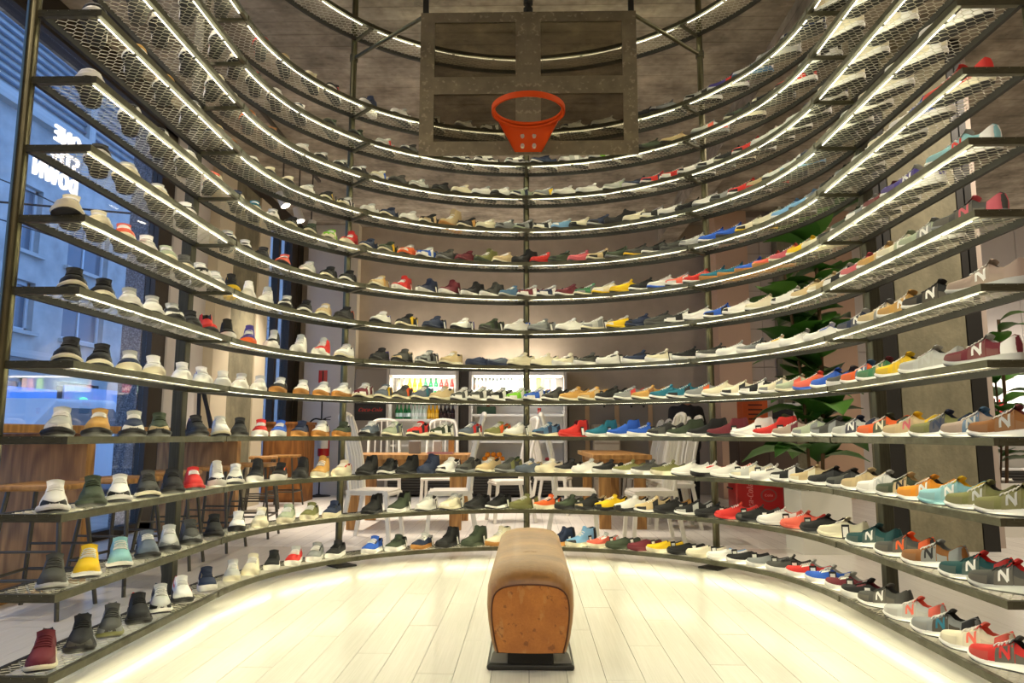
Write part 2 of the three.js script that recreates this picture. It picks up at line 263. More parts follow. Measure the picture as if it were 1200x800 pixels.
      const v = onRack((s0 + s1) / 2, 0.037); u.position.set(v.x, Y - 0.030, v.z); u.lookAt(v.x + v.ox, Y + 0.55, v.z + v.oz); shelf.add(u);
    };
    lamp(0.02, RK.L - 0.07); lamp(TOTAL - RK.L + 0.06, TOTAL - 0.02);
    for (let i = 0; i < 8; i++) lamp(RK.L + (i + 0.04) * Math.PI * RK.R / 8, RK.L + (i + 0.96) * Math.PI * RK.R / 8);
  }
  for (let b = 0; b < 7; b++) {
    const s = clamp(SEAMS[b], 0.012, TOTAL - 0.012), q = onRack(s, RK.depth + 0.03), square = b === 1 || b === 5, post = mesh('post', square ? rbox(0.062, ROOM.top, 0.062, 0.006, 0, ROOM.top / 2, 0) : cyl(0.025, 0.025, ROOM.top, 0, 0, 0, 20), square ? M.squarePost : M.pipe, rack);
    post.position.set(q.x, 0, q.z);
    const f = onRack(s, RK.depth - 0.02), foot = mesh('foot', rbox(0.16, 0.012, 0.16, 0.003), M.dark, rack); foot.position.set(f.x, 0.006, f.z); foot.rotation.y = Math.atan2(q.ox, q.oz);
  }
}

// ---------------------------------------------------------------- shoes
// local frame: heel at x = -L/2, toe at +x, y up from the shelf
const PLAN = table([[0, 0], [0.012, 0.014], [0.035, 0.022], [0.08, 0.0285], [0.16, 0.0325], [0.3, 0.0335], [0.42, 0.0345], [0.55, 0.041], [0.68, 0.0475], [0.78, 0.0475], [0.86, 0.043], [0.92, 0.0355], [0.965, 0.0245], [0.99, 0.0135], [1, 0]]);
const STATIONS = [0, 0.012, 0.04, 0.09, 0.16, 0.24, 0.32, 0.385, 0.42, 0.455, 0.5, 0.57, 0.65, 0.73, 0.81, 0.87, 0.92, 0.96, 0.985, 1];
const KINDS = {
  runner: { L: 0.285, heel: 0.036, toe: 0.021, rim: 1.10, Ht: [[0.4, 0.110], [0.48, 0.099], [0.6, 0.082], [0.72, 0.070], [0.84, 0.061], [0.91, 0.055], [0.96, 0.047], [1, 0.031]], Hc: [[0, 0.102], [0.04, 0.109], [0.1, 0.101], [0.22, 0.082], [0.32, 0.088], [0.42, 0.108]], laces: 5, tongue: 0.121 },
  trainer: { L: 0.285, heel: 0.040, toe: 0.024, rim: 1.16, Ht: [[0.4, 0.104], [0.5, 0.094], [0.65, 0.078], [0.8, 0.064], [0.9, 0.056], [0.96, 0.047], [1, 0.034]], Hc: [[0, 0.100], [0.04, 0.106], [0.1, 0.094], [0.22, 0.080], [0.32, 0.086], [0.42, 0.104]], laces: 4, tongue: 0.121 },
  retro: { L: 0.292, heel: 0.038, toe: 0.020, rim: 1.09, Ht: [[0.4, 0.114], [0.48, 0.102], [0.6, 0.083], [0.72, 0.071], [0.84, 0.063], [0.91, 0.057], [0.96, 0.049], [1, 0.032]], Hc: [[0, 0.106], [0.04, 0.112], [0.1, 0.104], [0.22, 0.083], [0.32, 0.088], [0.42, 0.112]], laces: 5, tongue: 0.126 },
  court: { L: 0.282, heel: 0.028, toe: 0.025, rim: 1.06, Ht: [[0.4, 0.094], [0.5, 0.084], [0.65, 0.069], [0.8, 0.059], [0.9, 0.053], [0.96, 0.047], [1, 0.034]], Hc: [[0, 0.082], [0.04, 0.087], [0.1, 0.080], [0.22, 0.067], [0.32, 0.076], [0.42, 0.092]], laces: 5, tongue: 0.114 },
  high: { L: 0.282, heel: 0.030, toe: 0.026, rim: 1.07, Ht: [[0.4, 0.122], [0.5, 0.096], [0.65, 0.073], [0.8, 0.061], [0.9, 0.055], [0.96, 0.048], [1, 0.035]], Hc: [[0, 0.134], [0.04, 0.138], [0.12, 0.134], [0.24, 0.130], [0.34, 0.136], [0.42, 0.130]], laces: 6, tongue: 0.148 },
  sock: { L: 0.288, heel: 0.034, toe: 0.022, rim: 1.12, Ht: [[0.4, 0.118], [0.5, 0.094], [0.65, 0.074], [0.8, 0.061], [0.9, 0.054], [0.96, 0.046], [1, 0.032]], Hc: [[0, 0.140], [0.04, 0.143], [0.12, 0.136], [0.24, 0.132], [0.34, 0.138], [0.42, 0.130]], laces: 0, tongue: 0 },
  slip: { L: 0.280, heel: 0.024, toe: 0.022, rim: 1.06, Ht: [[0.4, 0.084], [0.5, 0.078], [0.65, 0.065], [0.8, 0.056], [0.9, 0.051], [0.96, 0.045], [1, 0.031]], Hc: [[0, 0.074], [0.04, 0.077], [0.12, 0.070], [0.24, 0.062], [0.34, 0.070], [0.42, 0.083]], laces: 0, tongue: 0 },
  boot: { L: 0.290, heel: 0.036, toe: 0.026, rim: 1.08, Ht: [[0.4, 0.150], [0.5, 0.110], [0.65, 0.080], [0.8, 0.066], [0.9, 0.059], [0.96, 0.050], [1, 0.036]], Hc: [[0, 0.178], [0.04, 0.180], [0.12, 0.178], [0.24, 0.176], [0.34, 0.178], [0.42, 0.165]], laces: 7, tongue: 0.186 },
};
function lastOf(k) {
  const Ht = table(k.Ht), Hc = table(k.Hc), tall = k.Hc[0][1] > 0.12;
  const yb = (t) => lerp(k.heel, k.toe, smooth(0.1, 0.75, t)), spring = (t) => 0.014 * Math.max(0, (t - 0.72) / 0.28) ** 2;
  const P = (t, v, off = 0) => {
    const a = Math.abs(v), sg = v < 0 ? -1 : 1, w = PLAN(t), y0 = yb(t);
    const open = 1 - smooth(0.40, 0.455, t);
    let x1, y1; const ang = (1 - a) * Math.PI / 2; const H = Math.max(Ht(Math.max(t, 0.4)), y0 + 0.008);
    x1 = w * Math.cos(ang) ** 0.8; y1 = y0 + (H - y0) * Math.sin(ang) ** 0.82;
    let x2, y2; const hc = Hc(t), c = w * (tall ? 0.70 : 0.66) + (t < 0.02 ? 0 : 0.003);
    if (a > 0.4) { const u = (1 - a) / 0.6; x2 = lerp(w, c, u ** 1.4) + 0.003 * Math.sin(Math.PI * u) * (w > 0.01 ? 1 : 0); y2 = y0 + (hc - y0) * u; }
    else { const u = a / 0.4; x2 = c * u * 0.86; y2 = lerp(y0 + 0.01, hc, u ** 2.2); }
    let z = lerp(x1, x2, open), y = lerp(y1, y2, open);
    const lean = t < 0.2 ? 0.10 * (y - y0) * (1 - t / 0.2) : 0, bulge = t < 0.05 ? -0.006 * Math.sin(Math.PI * clamp((y - y0) / (hc - y0))) * (1 - t / 0.05) : 0;
    const bow = 0.006 * Math.sin((t - 0.25) * 4) * smooth(0.4, 1, t);
    return V((t - 0.5) * k.L + lean + bulge, y + spring(t), sg * z + bow).addScaledVector(V(t > 0.86 ? (t - 0.86) * 5 : t < 0.08 ? -(0.08 - t) * 8 : 0, 1 - a, sg * Math.min(1, a * 1.4) * Math.min(1, w / 0.012)).normalize(), off);
  };
  return { P, yb, spring };
}
function patch(P, t0, t1, a0, a1, nt, na, off, sides = [-1, 1]) { return sides.map((sg) => gridGeo(nt, na, (i, j) => P(lerp(t0, t1, i), sg * lerp(a0, a1, j), off).toArray(), sg < 0)); }
function strokes(P, lines, width, off, n = 4, sides = [-1, 1]) {                       // flat lettering and stripes laid on both flanks; lines in (t, a)
  const g = [];
  for (const sg of sides) for (const [[ta, aa], [tb, ab], wd = width] of lines) {
    const dx = (tb - ta) * 0.28, dy = (ab - aa) * 0.07, l = Math.hypot(dx, dy), nx = -dy / l, ny = dx / l;
    g.push(gridGeo(n, 1, (i, j) => { const e = (j - 0.5) * wd; return P(lerp(ta, tb, i) + nx * e / 0.28, sg * (lerp(aa, ab, i) + ny * e / 0.07), off).toArray(); }, sg < 0));
  }
  return join(g);
}
const SHOE_GEO = {};
for (const [name, k] of Object.entries(KINDS)) {
  const { P, yb, spring } = lastOf(k), nv = 20, G = SHOE_GEO[name] = {};
  const out = [], inn = [], pos = [], uv = [];
  for (const t of STATIONS) for (let j = 0; j <= nv; j++) { const v = -1 + 2 * j / nv; pos.push(...P(t, v).toArray()); uv.push(t * 4, v); }
  for (let i = 0; i < STATIONS.length - 1; i++) for (let j = 0; j < nv; j++) { const a = i * (nv + 1) + j, b = a + nv + 1, m = Math.abs(-1 + 2 * (j + 0.5) / nv); (m < 0.4 && STATIONS[i + 1] < 0.456 ? inn : out).push(a, b, a + 1, b, b + 1, a + 1); }
  const make = (id) => { const g = new THREE.BufferGeometry(); g.setAttribute('position', new THREE.Float32BufferAttribute(pos, 3)); g.setAttribute('uv', new THREE.Float32BufferAttribute(uv, 2)); g.setIndex(id); g.computeVertexNormals(); return g; };
  const compact = (g) => mergeVertices(g.toNonIndexed(), 1e-5);
  G.upper = compact(make(out)); G.lining = compact(make(inn));
  // sole: outline rings from the ground up
  const ts = [0, 0.012, 0.04, 0.1, 0.2, 0.32, 0.44, 0.56, 0.68, 0.78, 0.86, 0.92, 0.965, 0.99, 1], outline = [...ts.map((t) => [t, 1]), ...ts.slice(1, -1).reverse().map((t) => [t, -1])];
  const ring = (scale, h, grow) => outline.map(([t, s]) => { const w = PLAN(t), bow = 0.006 * Math.sin((t - 0.25) * 4) * smooth(0.4, 1, t), end = t < 0.05 ? -(1 - t / 0.05) * grow : t > 0.93 ? (t - 0.93) / 0.07 * grow : 0; return [(t - 0.5) * k.L + end, h(t) + spring(t), s * (w * scale + (w > 0 ? grow * 0.4 : 0)) + bow]; });
  const loft = (rings) => {
    const n = outline.length, p = rings.flat(2), id = [], m = rings.length;
    for (let r = 0; r < m - 1; r++) for (let i = 0; i < n; i++) { const a = r * n + i, b = r * n + (i + 1) % n; id.push(a, b, a + n, b, b + n, a + n); }
    for (const [r, f] of [[0, 1], [m - 1, 0]]) { const o = r * n, h = ts.length; for (let i = 0; i < h - 1; i++) { const a = o + i, b = o + i + 1, c = o + (n - i) % n, d = o + (n - i - 1) % n; for (const tri of [[a, b, d], [a, d, c]]) if (new Set(tri).size === 3) id.push(...(f ? [tri[0], tri[2], tri[1]] : tri)); } }
    const g = new THREE.BufferGeometry(); g.setAttribute('position', new THREE.Float32BufferAttribute(p, 3)); g.setIndex(id); return toCreasedNormals(g, 0.7);
  };
  const rim = k.rim, flat = name === 'court' || name === 'high' || name === 'slip';
  G.outsole = loft([ring(0.96, () => 0, 0.000), ring(rim * 0.98, () => 0.005, 0.002), ring(rim * 0.98, () => 0.007, 0.002)]);
  G.sole = loft(flat ? [ring(rim * 0.99, () => 0.006, 0.002), ring(rim, () => 0.009, 0.004), ring(rim, (t) => yb(t) + 0.004, 0.004), ring(rim * 0.97, (t) => yb(t) + 0.006, 0.003)]
    : [ring(rim * 0.96, () => 0.006, 0.001), ring(rim * 1.02, (t) => 0.006 + 0.4 * yb(t), 0.006), ring(rim * 0.99, (t) => yb(t), 0.003), ring(0.99, (t) => yb(t) + 0.003, 0.001)]);
  const tr = name === 'trainer';
  const over = { runner: [[0.74, 0.985, 0.66, 0.99, 6, 2], [0.015, 0.2, 0.5, 0.99, 5, 2], [0.40, 0.55, 0.44, 0.98, 4, 3]], trainer: [[0.86, 0.99, 0.55, 0.99, 5, 2], [0.012, 0.13, 0.42, 0.99, 4, 3]], retro: [[0.70, 0.985, 0.60, 0.99, 7, 2], [0.013, 0.22, 0.44, 0.99, 5, 3], [0.40, 0.62, 0.42, 0.99, 5, 3], [0.24, 0.39, 0.70, 0.99, 4, 2]], court: [[0.012, 0.14, 0.45, 0.99, 4, 3], [0.42, 0.62, 0.28, 0.5, 4, 1]], high: [[0.78, 0.99, 0.45, 0.99, 6, 3], [0.012, 0.16, 0.42, 0.99, 4, 4]], sock: [[0.012, 0.12, 0.42, 0.9, 4, 4]], slip: [[0.28, 0.38, 0.42, 0.7, 3, 1]], boot: [[0.02, 0.3, 0.41, 0.47, 5, 1]] }[name];
  G.overlay = [];
  for (const [t0, t1, a0, a1, nt, na] of over) {
    if (t0 < 0.05) G.overlay.push(['heel_counter', mergeVertices(join(patch(P, 0, t1, a0, a1, nt, na, 0.0016)), 2e-4)]);
    else if (t1 > 0.95) G.overlay.push(['toe_guard', mergeVertices(join(patch(P, t0, 1, a0, a1, nt, na, 0.0016)), 2e-4)]);
    else for (const p of patch(P, t0, t1, a0, a1, nt, na, 0.0016)) G.overlay.push(['side_panel', p]);
  }
  if (k.laces) {
    const ls = [], tall = k.laces > 5;
    for (let i = 0; i < k.laces; i++) { const t = tall ? 0.425 + i * 0.036 : 0.462 + i * 0.046, c = []; for (let j = 0; j <= 4; j++) c.push(P(t + (i % 2 ? 0.006 : -0.004) * (j - 2) / 2, lerp(-0.34, 0.34, j / 4), 0.0035)); ls.push(tube(c, 0.0033, 5, 4)); }
    G.laces = join(ls);
  }
  if (k.tongue) {
    const b = P(0.47, 0), top = V((0.375 - 0.5) * k.L, k.tongue, 0), half = tall0(k) ? 0.022 : 0.027;
    const f = (i, j, o) => { const c = b.clone().lerp(top, i), u = j * 2 - 1, wd = half * (1 + 0.15 * i); return [c.x - 0.004 * Math.sin(i * Math.PI) + o, c.y - 0.012 * u * u * (1 - 0.4 * i) + o * 0.5, u * wd]; };
    G.tongue = join([gridGeo(5, 5, (i, j) => f(i, j, 0.003)), gridGeo(5, 5, (i, j) => f(i, j, -0.004), true), gridGeo(1, 5, (i, j) => f(1, j, lerp(0.003, -0.004, i)))]);
  }
  // marks: a block capital, three slanted stripes, a curved tick
  const A = [[0.455, 0.90], [0.462, 0.47]], B = [[0.553, 0.88], [0.56, 0.45]];
  G.capital = [1, -1].map((sg) => strokes(P, [[...A, 0.0075], sg > 0 ? [A[1], B[0], 0.0085] : [B[1], A[0], 0.0085], [...B, 0.0075]], 0.009, 0.0034, 4, [sg]));
  G.stripes = [1, -1].flatMap((sg) => [0, 1, 2].map((i) => strokes(P, [[[0.42 + i * 0.055, 0.95], [0.47 + i * 0.055, 0.42]]], 0.006, 0.0026, 4, [sg])));
  G.tick = [1, -1].map((sg) => strokes(P, [[[0.62, 0.78], [0.66, 0.70], 0.006], [[0.58, 0.80], [0.64, 0.80], 0.012], [[0.46, 0.72], [0.60, 0.82], 0.013], [[0.30, 0.58], [0.48, 0.735], 0.009], [[0.14, 0.46], [0.32, 0.60], 0.004]], 0.01, 0.0026, 4, [sg]));
}
function tall0(k) { return k.Hc[0][1] > 0.12; }
const DYE = { k: ['black', 0x1d1d1f], d: ['charcoal', 0x4b4b48], g: ['grey', 0x878a8c], l: ['light grey', 0xbcbdba], w: ['white', 0xeceae6], c: ['cream', 0xe4dcc2], b: ['sand', 0xcab389], t: ['tan', 0xc89a52], B: ['brown', 0x8c5a2a], o: ['orange', 0xe9652a], O: ['amber', 0xf39b1c], y: ['yellow', 0xecc41c], r: ['red', 0xd0302b], m: ['maroon', 0x6e2430], q: ['coral', 0xea6c58], P: ['pink', 0xcc606c], n: ['navy', 0x26324f], u: ['blue', 0x2c60c8], a: ['sky blue', 0x7fb2df], A: ['pale teal', 0x8fc3cb], X: ['steel blue', 0x4f7599], x: ['slate', 0x5c6676], T: ['teal', 0x1f7088], G: ['dark teal', 0x14494c], e: ['lime green', 0x82ca2e], F: ['forest green', 0x3f7c54], V: ['dark green', 0x3e4937], v: ['olive', 0x7b7b4a], j: ['sage', 0xaab49b], h: ['taupe', 0xab978a], p: ['purple', 0x4b408e] };
const matCache = {};
function dye(c, kind) {
  const key = c + kind; if (matCache[key]) return matCache[key];
  const hex = kind === 'sole' && c === 'b' ? 0xbb8340 : DYE[c][1];
  return matCache[key] = kind === 'sole' ? std({ color: hex, roughness: 0.55 }) : kind === 'over' ? std({ color: hex, roughness: 0.6 }) : kind === 'lace' ? std({ color: hex, roughness: 0.8 }) : kind === 'suede' ? phys({ color: new THREE.Color(hex).lerp(new THREE.Color(0x9a8f80), 0.22), roughness: 0.95, sheen: 0.4, sheenColor: new THREE.Color(hex) }) : std({ color: hex, roughness: 0.82, bumpMap: clothBump, bumpScale: 0.0006 });
}
const SHOE_NAMES = { runner: ['running_shoe', 'running shoe', 'running shoe'], trainer: ['trainer', 'chunky trainer', 'trainer'], retro: ['retro_runner', 'suede runner', 'retro runner'], court: ['court_sneaker', 'low sneaker', 'sneaker'], high: ['high_top_sneaker', 'high-top sneaker', 'high top'], sock: ['sock_runner', 'knitted sock runner', 'sock runner'], slip: ['slip_on_shoe', 'slip-on shoe', 'slip-on'], boot: ['lace_up_boot', 'lace-up boot', 'boot'] };
const CODE = { R: 'runner', L: 'court', H: 'high', S: 'slip', K: 'sock', B: 'boot', N: 'retro' };
const ORD = ['first', 'second', 'third', 'fourth', 'fifth', 'sixth', 'seventh', 'eighth', 'ninth', 'tenth', 'eleventh', 'twelfth', 'thirteenth'];
const POSTS = ['window-end post', 'window-column post', 'extinguisher post', 'middle post', 'cooler post', 'fig-tree post'];
const tagCard = rbox(0.040, 0.074, 0.003, 0.001, 0, 0, 0, 1), tagPaper = box(0.027, 0.055, 0.001, 0, -0.003, 0.0021), tagM = std({ color: 0x17181a, roughness: 0.6 }), paperM = std({ color: 0xf1efe9, roughness: 0.7 });
function makeShoe(kind, upper, sole, accent, mark, flags) {
  const g = new THREE.Group(), G = SHOE_GEO[kind];
  const under = kind === 'runner' || kind === 'trainer' || kind === 'retro' ? (sole === 'w' || sole === 'c' ? 'k' : 'd') : sole;
  mesh('outsole', G.outsole, dye(under, 'sole'), g); mesh('sole', G.sole, dye(sole, 'sole'), g);
  const up = mesh('upper', G.upper, dye(upper, 'cloth'), g);
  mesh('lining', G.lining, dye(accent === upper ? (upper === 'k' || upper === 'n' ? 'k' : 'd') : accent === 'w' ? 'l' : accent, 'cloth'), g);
  for (const [n, g] of G.overlay) mesh(n, g, dye(kind === 'slip' || kind === 'boot' || (n === 'toe_guard' && (kind === 'retro' || !'kdglwcbn'.includes(accent))) || (n === 'side_panel' && kind === 'retro' && 'rqoPmyOwe'.includes(accent)) ? upper : accent, kind === 'retro' && n !== 'heel_counter' ? 'suede' : 'over'), up);
  if (G.tongue) mesh('tongue', G.tongue, dye(accent === 'w' ? 'l' : kind === 'retro' ? accent : upper, 'cloth'), g);
  if (G.laces) mesh('laces', G.laces, dye('wcl'.includes(upper) ? 'w' : 'kdnmVG'.includes(upper) && accent !== 'w' ? upper : 'w', 'lace'), g);
  if (mark) for (const c of G.capital) { const o = mesh('side_letter', c, dye(mark, 'over'), up); o.userData.label = DYE[mark][0] + ' letter N on the flank'; }
  if (flags.includes('3')) for (const c of G.stripes) mesh('side_stripe', c, dye(accent, 'over'), up);
  if (flags.includes('s')) for (const c of G.tick) mesh('side_tick', c, dye(accent, 'over'), up);
  if (flags.includes('t')) { const t = mesh('price_tag', tagCard, tagM, g); t.position.set(-0.045, 0.046, -0.058); t.rotation.set(0.16, Math.PI + 0.25, 0.1); mesh('paper', tagPaper, paperM, t); }
  return g;
}
// one row a shelf from the lowest up: distance along the shelf in cm, kind, upper, sole and accent colour
const ROWS = [
  '15Rmcm 38Rkkd 59Rdvg 81Rkkr 101Rlwk+s 123Rwkr+s 152Lnwb 179Llcb 198Lccc 217Lkwk 236Lrww 254Lgwk 271Lkwk 301Luwk+t 320LVwk+t 341Lnbw+t 361Hkkk+t 382HVVV+t 401Hcbc 450Hnbk+t 466Hack+t 483Lqcw+t 499SVVV+t 516Smmm+t 532Sycy+t 549Skkk+t 565Sccc+t 582Swwa+t 599Skwk+t 616Sgwg+t 634Ldwk+t 652Lrww+t 671Luww+t 691Lmww+t 711Lkwm+t 731Ndwd*w 759Nlwq*q 784Ngwk*T 806Ncwq*q 826Nrwd*r',
  '17Rdld 39Rywy 62RAwA 85Rxkx 106Rlkg 129Rdkg 157Rkkk 182Lwkk 204Lcck+3 228Ljcj 248Lvcv 267Lnck 300Kkkk+t 322KVwk+t 344Rwww+t 364Rccw+t 384Rkkk 401Rkwk+t 421Lvvv+t 440Lock+t 457LVkV+t 474Rkkb+t 490Rykk 506Rwkk 523Rbwk 539Rkkt+t 556Rkwl 573Lkkk+t 591Rrrr+t 609Rkkd+t 628Rwwq+t 649Rqqr+t 668Rkkk 688Rccc+t 723NGwG*w 754Ndwo*o 779NBwg*k 809NGwr*w 829Ndlr*w',
  '14Rwwk 38RVVv 58Rwwk 82Rdck 106Rkkk 129Rrrr 157Hwwk 177Rwwn 198Hkwk+3 220Lkwo 239Hkkk 256Htct 274Lccr 295Kkkk 312Rkwk+t 328Kkkk 345Hnnn 361Rwwk+t 377Rdgk 393Rbcb 409Rdgv 425Lxxb 441Lccc 457Lkck+t 472Lwww 488Lkwk+t 505Lvwv 521Ldwd 537Lvcv 554Rwww 571Lwkr 588Rwwq+t 605Rlwc+t 623Lwwk 641Rkww 660Rbwc 679Rkwk 699Rdwk 719Nbwb*b 738Nwww*l 758NVwb*k 778NOwO*w 798NAAy*w 817Nvwv*l 837Nvwv*l',
  '14Rlkw 39Rtkt 66Rnkw 89RVkb 129Rkkp 158Rwcw 179Rkkk 200Lrwr 218Luwu 237Lnbn 255Lwbw 273LVbk 296Rxkw 315Rjcx+t 336Rrck 355RVcw+t 378Rxcr+t 400Rvco+t 416Rwcw+t 439RXcn 461Krrm+t 483KTwT+t 501Kuwu 518Luwu+t 535Rdwk+t 551KVwV 569Kkwk 586Kmkm+t 607Kwww+t 627Krwr+t 645Rhwm 665Rjwg 685Rdwg 710Nlwn*w 742NowV*c 768Nbwy*P 793Nvwn*n 817NhwX*l 837NBwm*l',
  '16Rkck 37Rkck 59Lncw+3 80Lwck+3 109Lwwp 132Lwwp 158Lwwp 178Lwww 197Lwww 216Lkbw 237Lwbw 255Lwbw 272Lwbw 290Rmcw 307Rxcy 323Rdco+t 339RxcT 355Rbcb 371Rdww+t 386Rdww 402Rkww+t 417Reww+t 432Ruww+t 447Rdwk+t 462Rtct 477Rtcb+t 492Rkwk+t 507Rgwr 522RtcB 537RTwT 552RTwk 568Rgwo 583Rcwc 599Rcwk 616Rkww+t 633Rcwg 650Rjcq 668Rquo 687Ruwu 706Ldwu 726NowX*w 745NFwm*b 765Nywy*y 788Nlwl*l 824Nmlw*w',
  '15Rkck 35Rkck 55Rwww 75Rwww 95Rkkw 115Rkkk 135Krkr 160Hkwk 184Hpop 208Hkww 233Hwww 253Hrww 273Rwcw 303Rkkp 322Rdkb+t 342Rglk+t 362Rbcb 384Snnn 402Sxnn 419Rccc 438Rccc 456Lcwk+t 474Ldwk+t 493Lwwk+t 515Lnwk+t 534Lcwk+t 557Lkwk+t 579Ldwk+t 597Lwww 615Lgwk+t 633Lwwy 657Lwww 683Lwwu 724Nnww*w 750Nbwg*w 771Ntwt*w 795Nkwk*w 830Nhlh*w',
  '9Rcct 28Rccc 47Rqcr 66Rwwl 85Rjcv 104Rdcd 123Rkww 142Rlwg 162Hkyy 181Hwwr 200Hwww 219Rkkw 237Rkwk 254Rbcb 272Rkko 303Rwkp 325Rkcy+t 348Rnnn+t 371Rwkp+t 395RVdk+t 416Rwwu 436Rggg+t 459Rwww 481Rlcg+t 502Ryyw+t 518Rnnk 535Rddd 552Rkww 569Rwww 586Ruwk 604Rwwk 624Rcwc 650Rwwk+t 670Rbwb 690Rbwc 710Rkww 733NPwP*w 754Ntwb*w 774Ncwj*w 794Njwg*w 823NdgP*P',
  '25Rkwk 46Rccw 73Rccw 102Rwwk 155Rnkw 175Rkkw 194Rkky 215RqkP 238Rlwl 257Rkck 274Rkwk 301Rbct+t 320Hrwr+t 341Hnwn+t 360Hmwm+t 379Hkwk+t 395Hdwk+t 411RXlX 427Rmww 443Rnww 459Rmwm 475RFcg 491Rcyw 506Ryyy 522Rkwk 538Rwuw 553Rqww 569Rrwq 584LTbT 600LTbT 616Lubu 633Lqbb 650RPcy 668Rycj 686Lccc 705Skkk+t 724RVwV 744Rgww 763Nmwm*w 783Npww*w 822NAww*r',
  '16Rwww 46Rkww 71Rkww 99Rwww 130Rqcc 163Rncc 183RTcT 202Rgww 221Rkcd 239RVck 257Recc 274Hrcr+t 291Rncn+t 308RVcy+t 325Roow+t 341Ruww+t 358Rdgd+t 374Rmmm+t 390HvVv 406Rbcb 422Hkkk+t 438Rrrr 454RVVk 470RPPP 486Rbck+t 502RVgV 518Rdyd 534Rkwd 551Rddk 567Rllg 584Ruwu 600Rukv 618Rcyk 636Rccc 654Rawa+t 673Raka 693RxwT+t 712Rkdk 732RVwg 752Rlwl 772Rcwc 794Nwwu*u 822Nrcr*r',
  '16Rkwk 46Rtwt 73Rtwt 100Rgwd 129RbkB 150RBkB 178Rwkw 197Rckc 216Rckc 235Rwww 253Rkcy+t 270Rkcw 291Rwww 308Rncn+t 326Rwwq 343Rkcb 360Bbbb+t 376Rkct+t 392Rccc+t 408Rggk+t 424Rgjk+t 440Rkcw+t 456Raaw+t 471Rckk+t 487Rnlk 502Hkkk 518Rccc+t 533Rkcw+t 549Rwww+t 564Rkkk 580Rwgw+t 596Rgdk 613Rrwk+t 630Rbro 647Rwkw 666Rwaw 685Rnkw 705Rtkk 724Rcwc 744Rwwl 765Rcwc 793Rcww 824Nwww*w',
  '46RBkB 66Rkww 96Rkww 126Rcwo 147Rckc 172RBoB 197RBkr 229Rwww 247Rkkw 265Rkkw 282Rkkw 299Rcwu 316Rdkv 333Rlwl 353Rkkk 370Rccc 388Rwww 404Rwkk 420Rjwn 441Rgcy 457Rwwr 477Rwwy 501Rlwj 518Lnwk 534Rrwn 551Rrww 567Rwwk 584Rwgk 601Rkcr 619Rrwk 637Rwwo 655Rwww 675Rwww 695Rpwk 717Rcwc 744Rcwc 773Rcww 803Rcww',
  '60Rkww 92RBww 128Rcwo 153Rcwo 177Rrwk 200Rwww 224Rwwn 254RVkr 278RVkd 303Rlwr 325Rdkl 354Rwww 370Rwwk+s 390Rwwk+s 416Rwwk+s 438Rnwn 463Rlww 489Reww 507Reww 530RVkk 552RbkV 580Rlgq 612RVck 640Rkkc 663Rrwk 692Rkww 721Rcwc 752Rcww 783Rcwc',
  '99Rcwc 132Rckr 182Rgrr 207Rbcb 234Rccc 255Rkwr+s 287Hnwn 316Rwww 345Rkww 372Rwgw 395Rdww 440Rgww 465Rwwn 492Rwwm 525Rkke 544Rgkl 575Rlwk 598Rpwr 621RwXX 647Rllw 674Rnkw 702Rcwb 741Rcwc',
];
{
  const Rm = RK.R + 0.12, proto = {};
  ROWS.forEach((row, tier) => {
    const count = [0, 0, 0, 0, 0, 0];
    for (const tok of row.split(' ')) {
      const [, at, code, upper, sole, accent, mark, flags = ''] = /^(\d+)([A-Z])(\w)(\w)(\w)(?:\*(\w))?(?:\+(\w+))?$/.exec(tok), s = at / 100;
      let kind = CODE[code]; if (kind === 'runner' && (sole === 'k' || sole === upper)) kind = 'trainer';
      const key = [kind, upper, sole, accent, mark, flags].join();
      const shoe = (proto[key] ??= makeShoe(kind, upper, sole, accent, mark, flags)).clone();
      const th = (s - RK.L) / Rm; let x, z, ox, oz;                   // along the middle of the shelf
      if (th < 0) { x = RK.cx - Rm; z = RK.z0 - s; ox = -1; oz = 0; } else if (th > Math.PI) { x = RK.cx + Rm; z = RK.zc + (s - RK.L - Math.PI * Rm); ox = 1; oz = 0; } else { ox = -Math.cos(th); oz = -Math.sin(th); x = RK.cx + Rm * ox; z = RK.zc + Rm * oz; }
      const inward = Math.atan2(oz, -ox), rot = (58 - 12 * Math.sin(clamp(th, 0, Math.PI))) * Math.PI / 180;   // rotation.y that turns +x inward
      const [name, said, cat] = SHOE_NAMES[kind];
      const bay = th < 0 ? 0 : th > Math.PI ? 5 : 1 + Math.min(3, Math.floor(th / (Math.PI / 4)));
      shoe.name = numbered(name); scene.add(shoe);
      shoe.position.set(x, tierTop(tier) - 0.0026, z); shoe.rotation.y = inward - rot + (rnd() - 0.5) * 0.10;
      const f = 0.965 + rnd() * 0.05; shoe.scale.setScalar(f);
      const soleName = sole === 'b' ? 'gum' : DYE[sole][0];
      shoe.userData = { label: `${DYE[upper][0]} ${said} with ${soleName} sole, ${ORD[count[bay]++] ?? 'last'} past the ${POSTS[bay]}, ${tier ? ORD[tier] + ' shelf up' : 'lowest shelf'}`, category: cat, group: `shoes on the ${tier ? ORD[tier] : 'lowest'} shelf` };
    }
  });
}

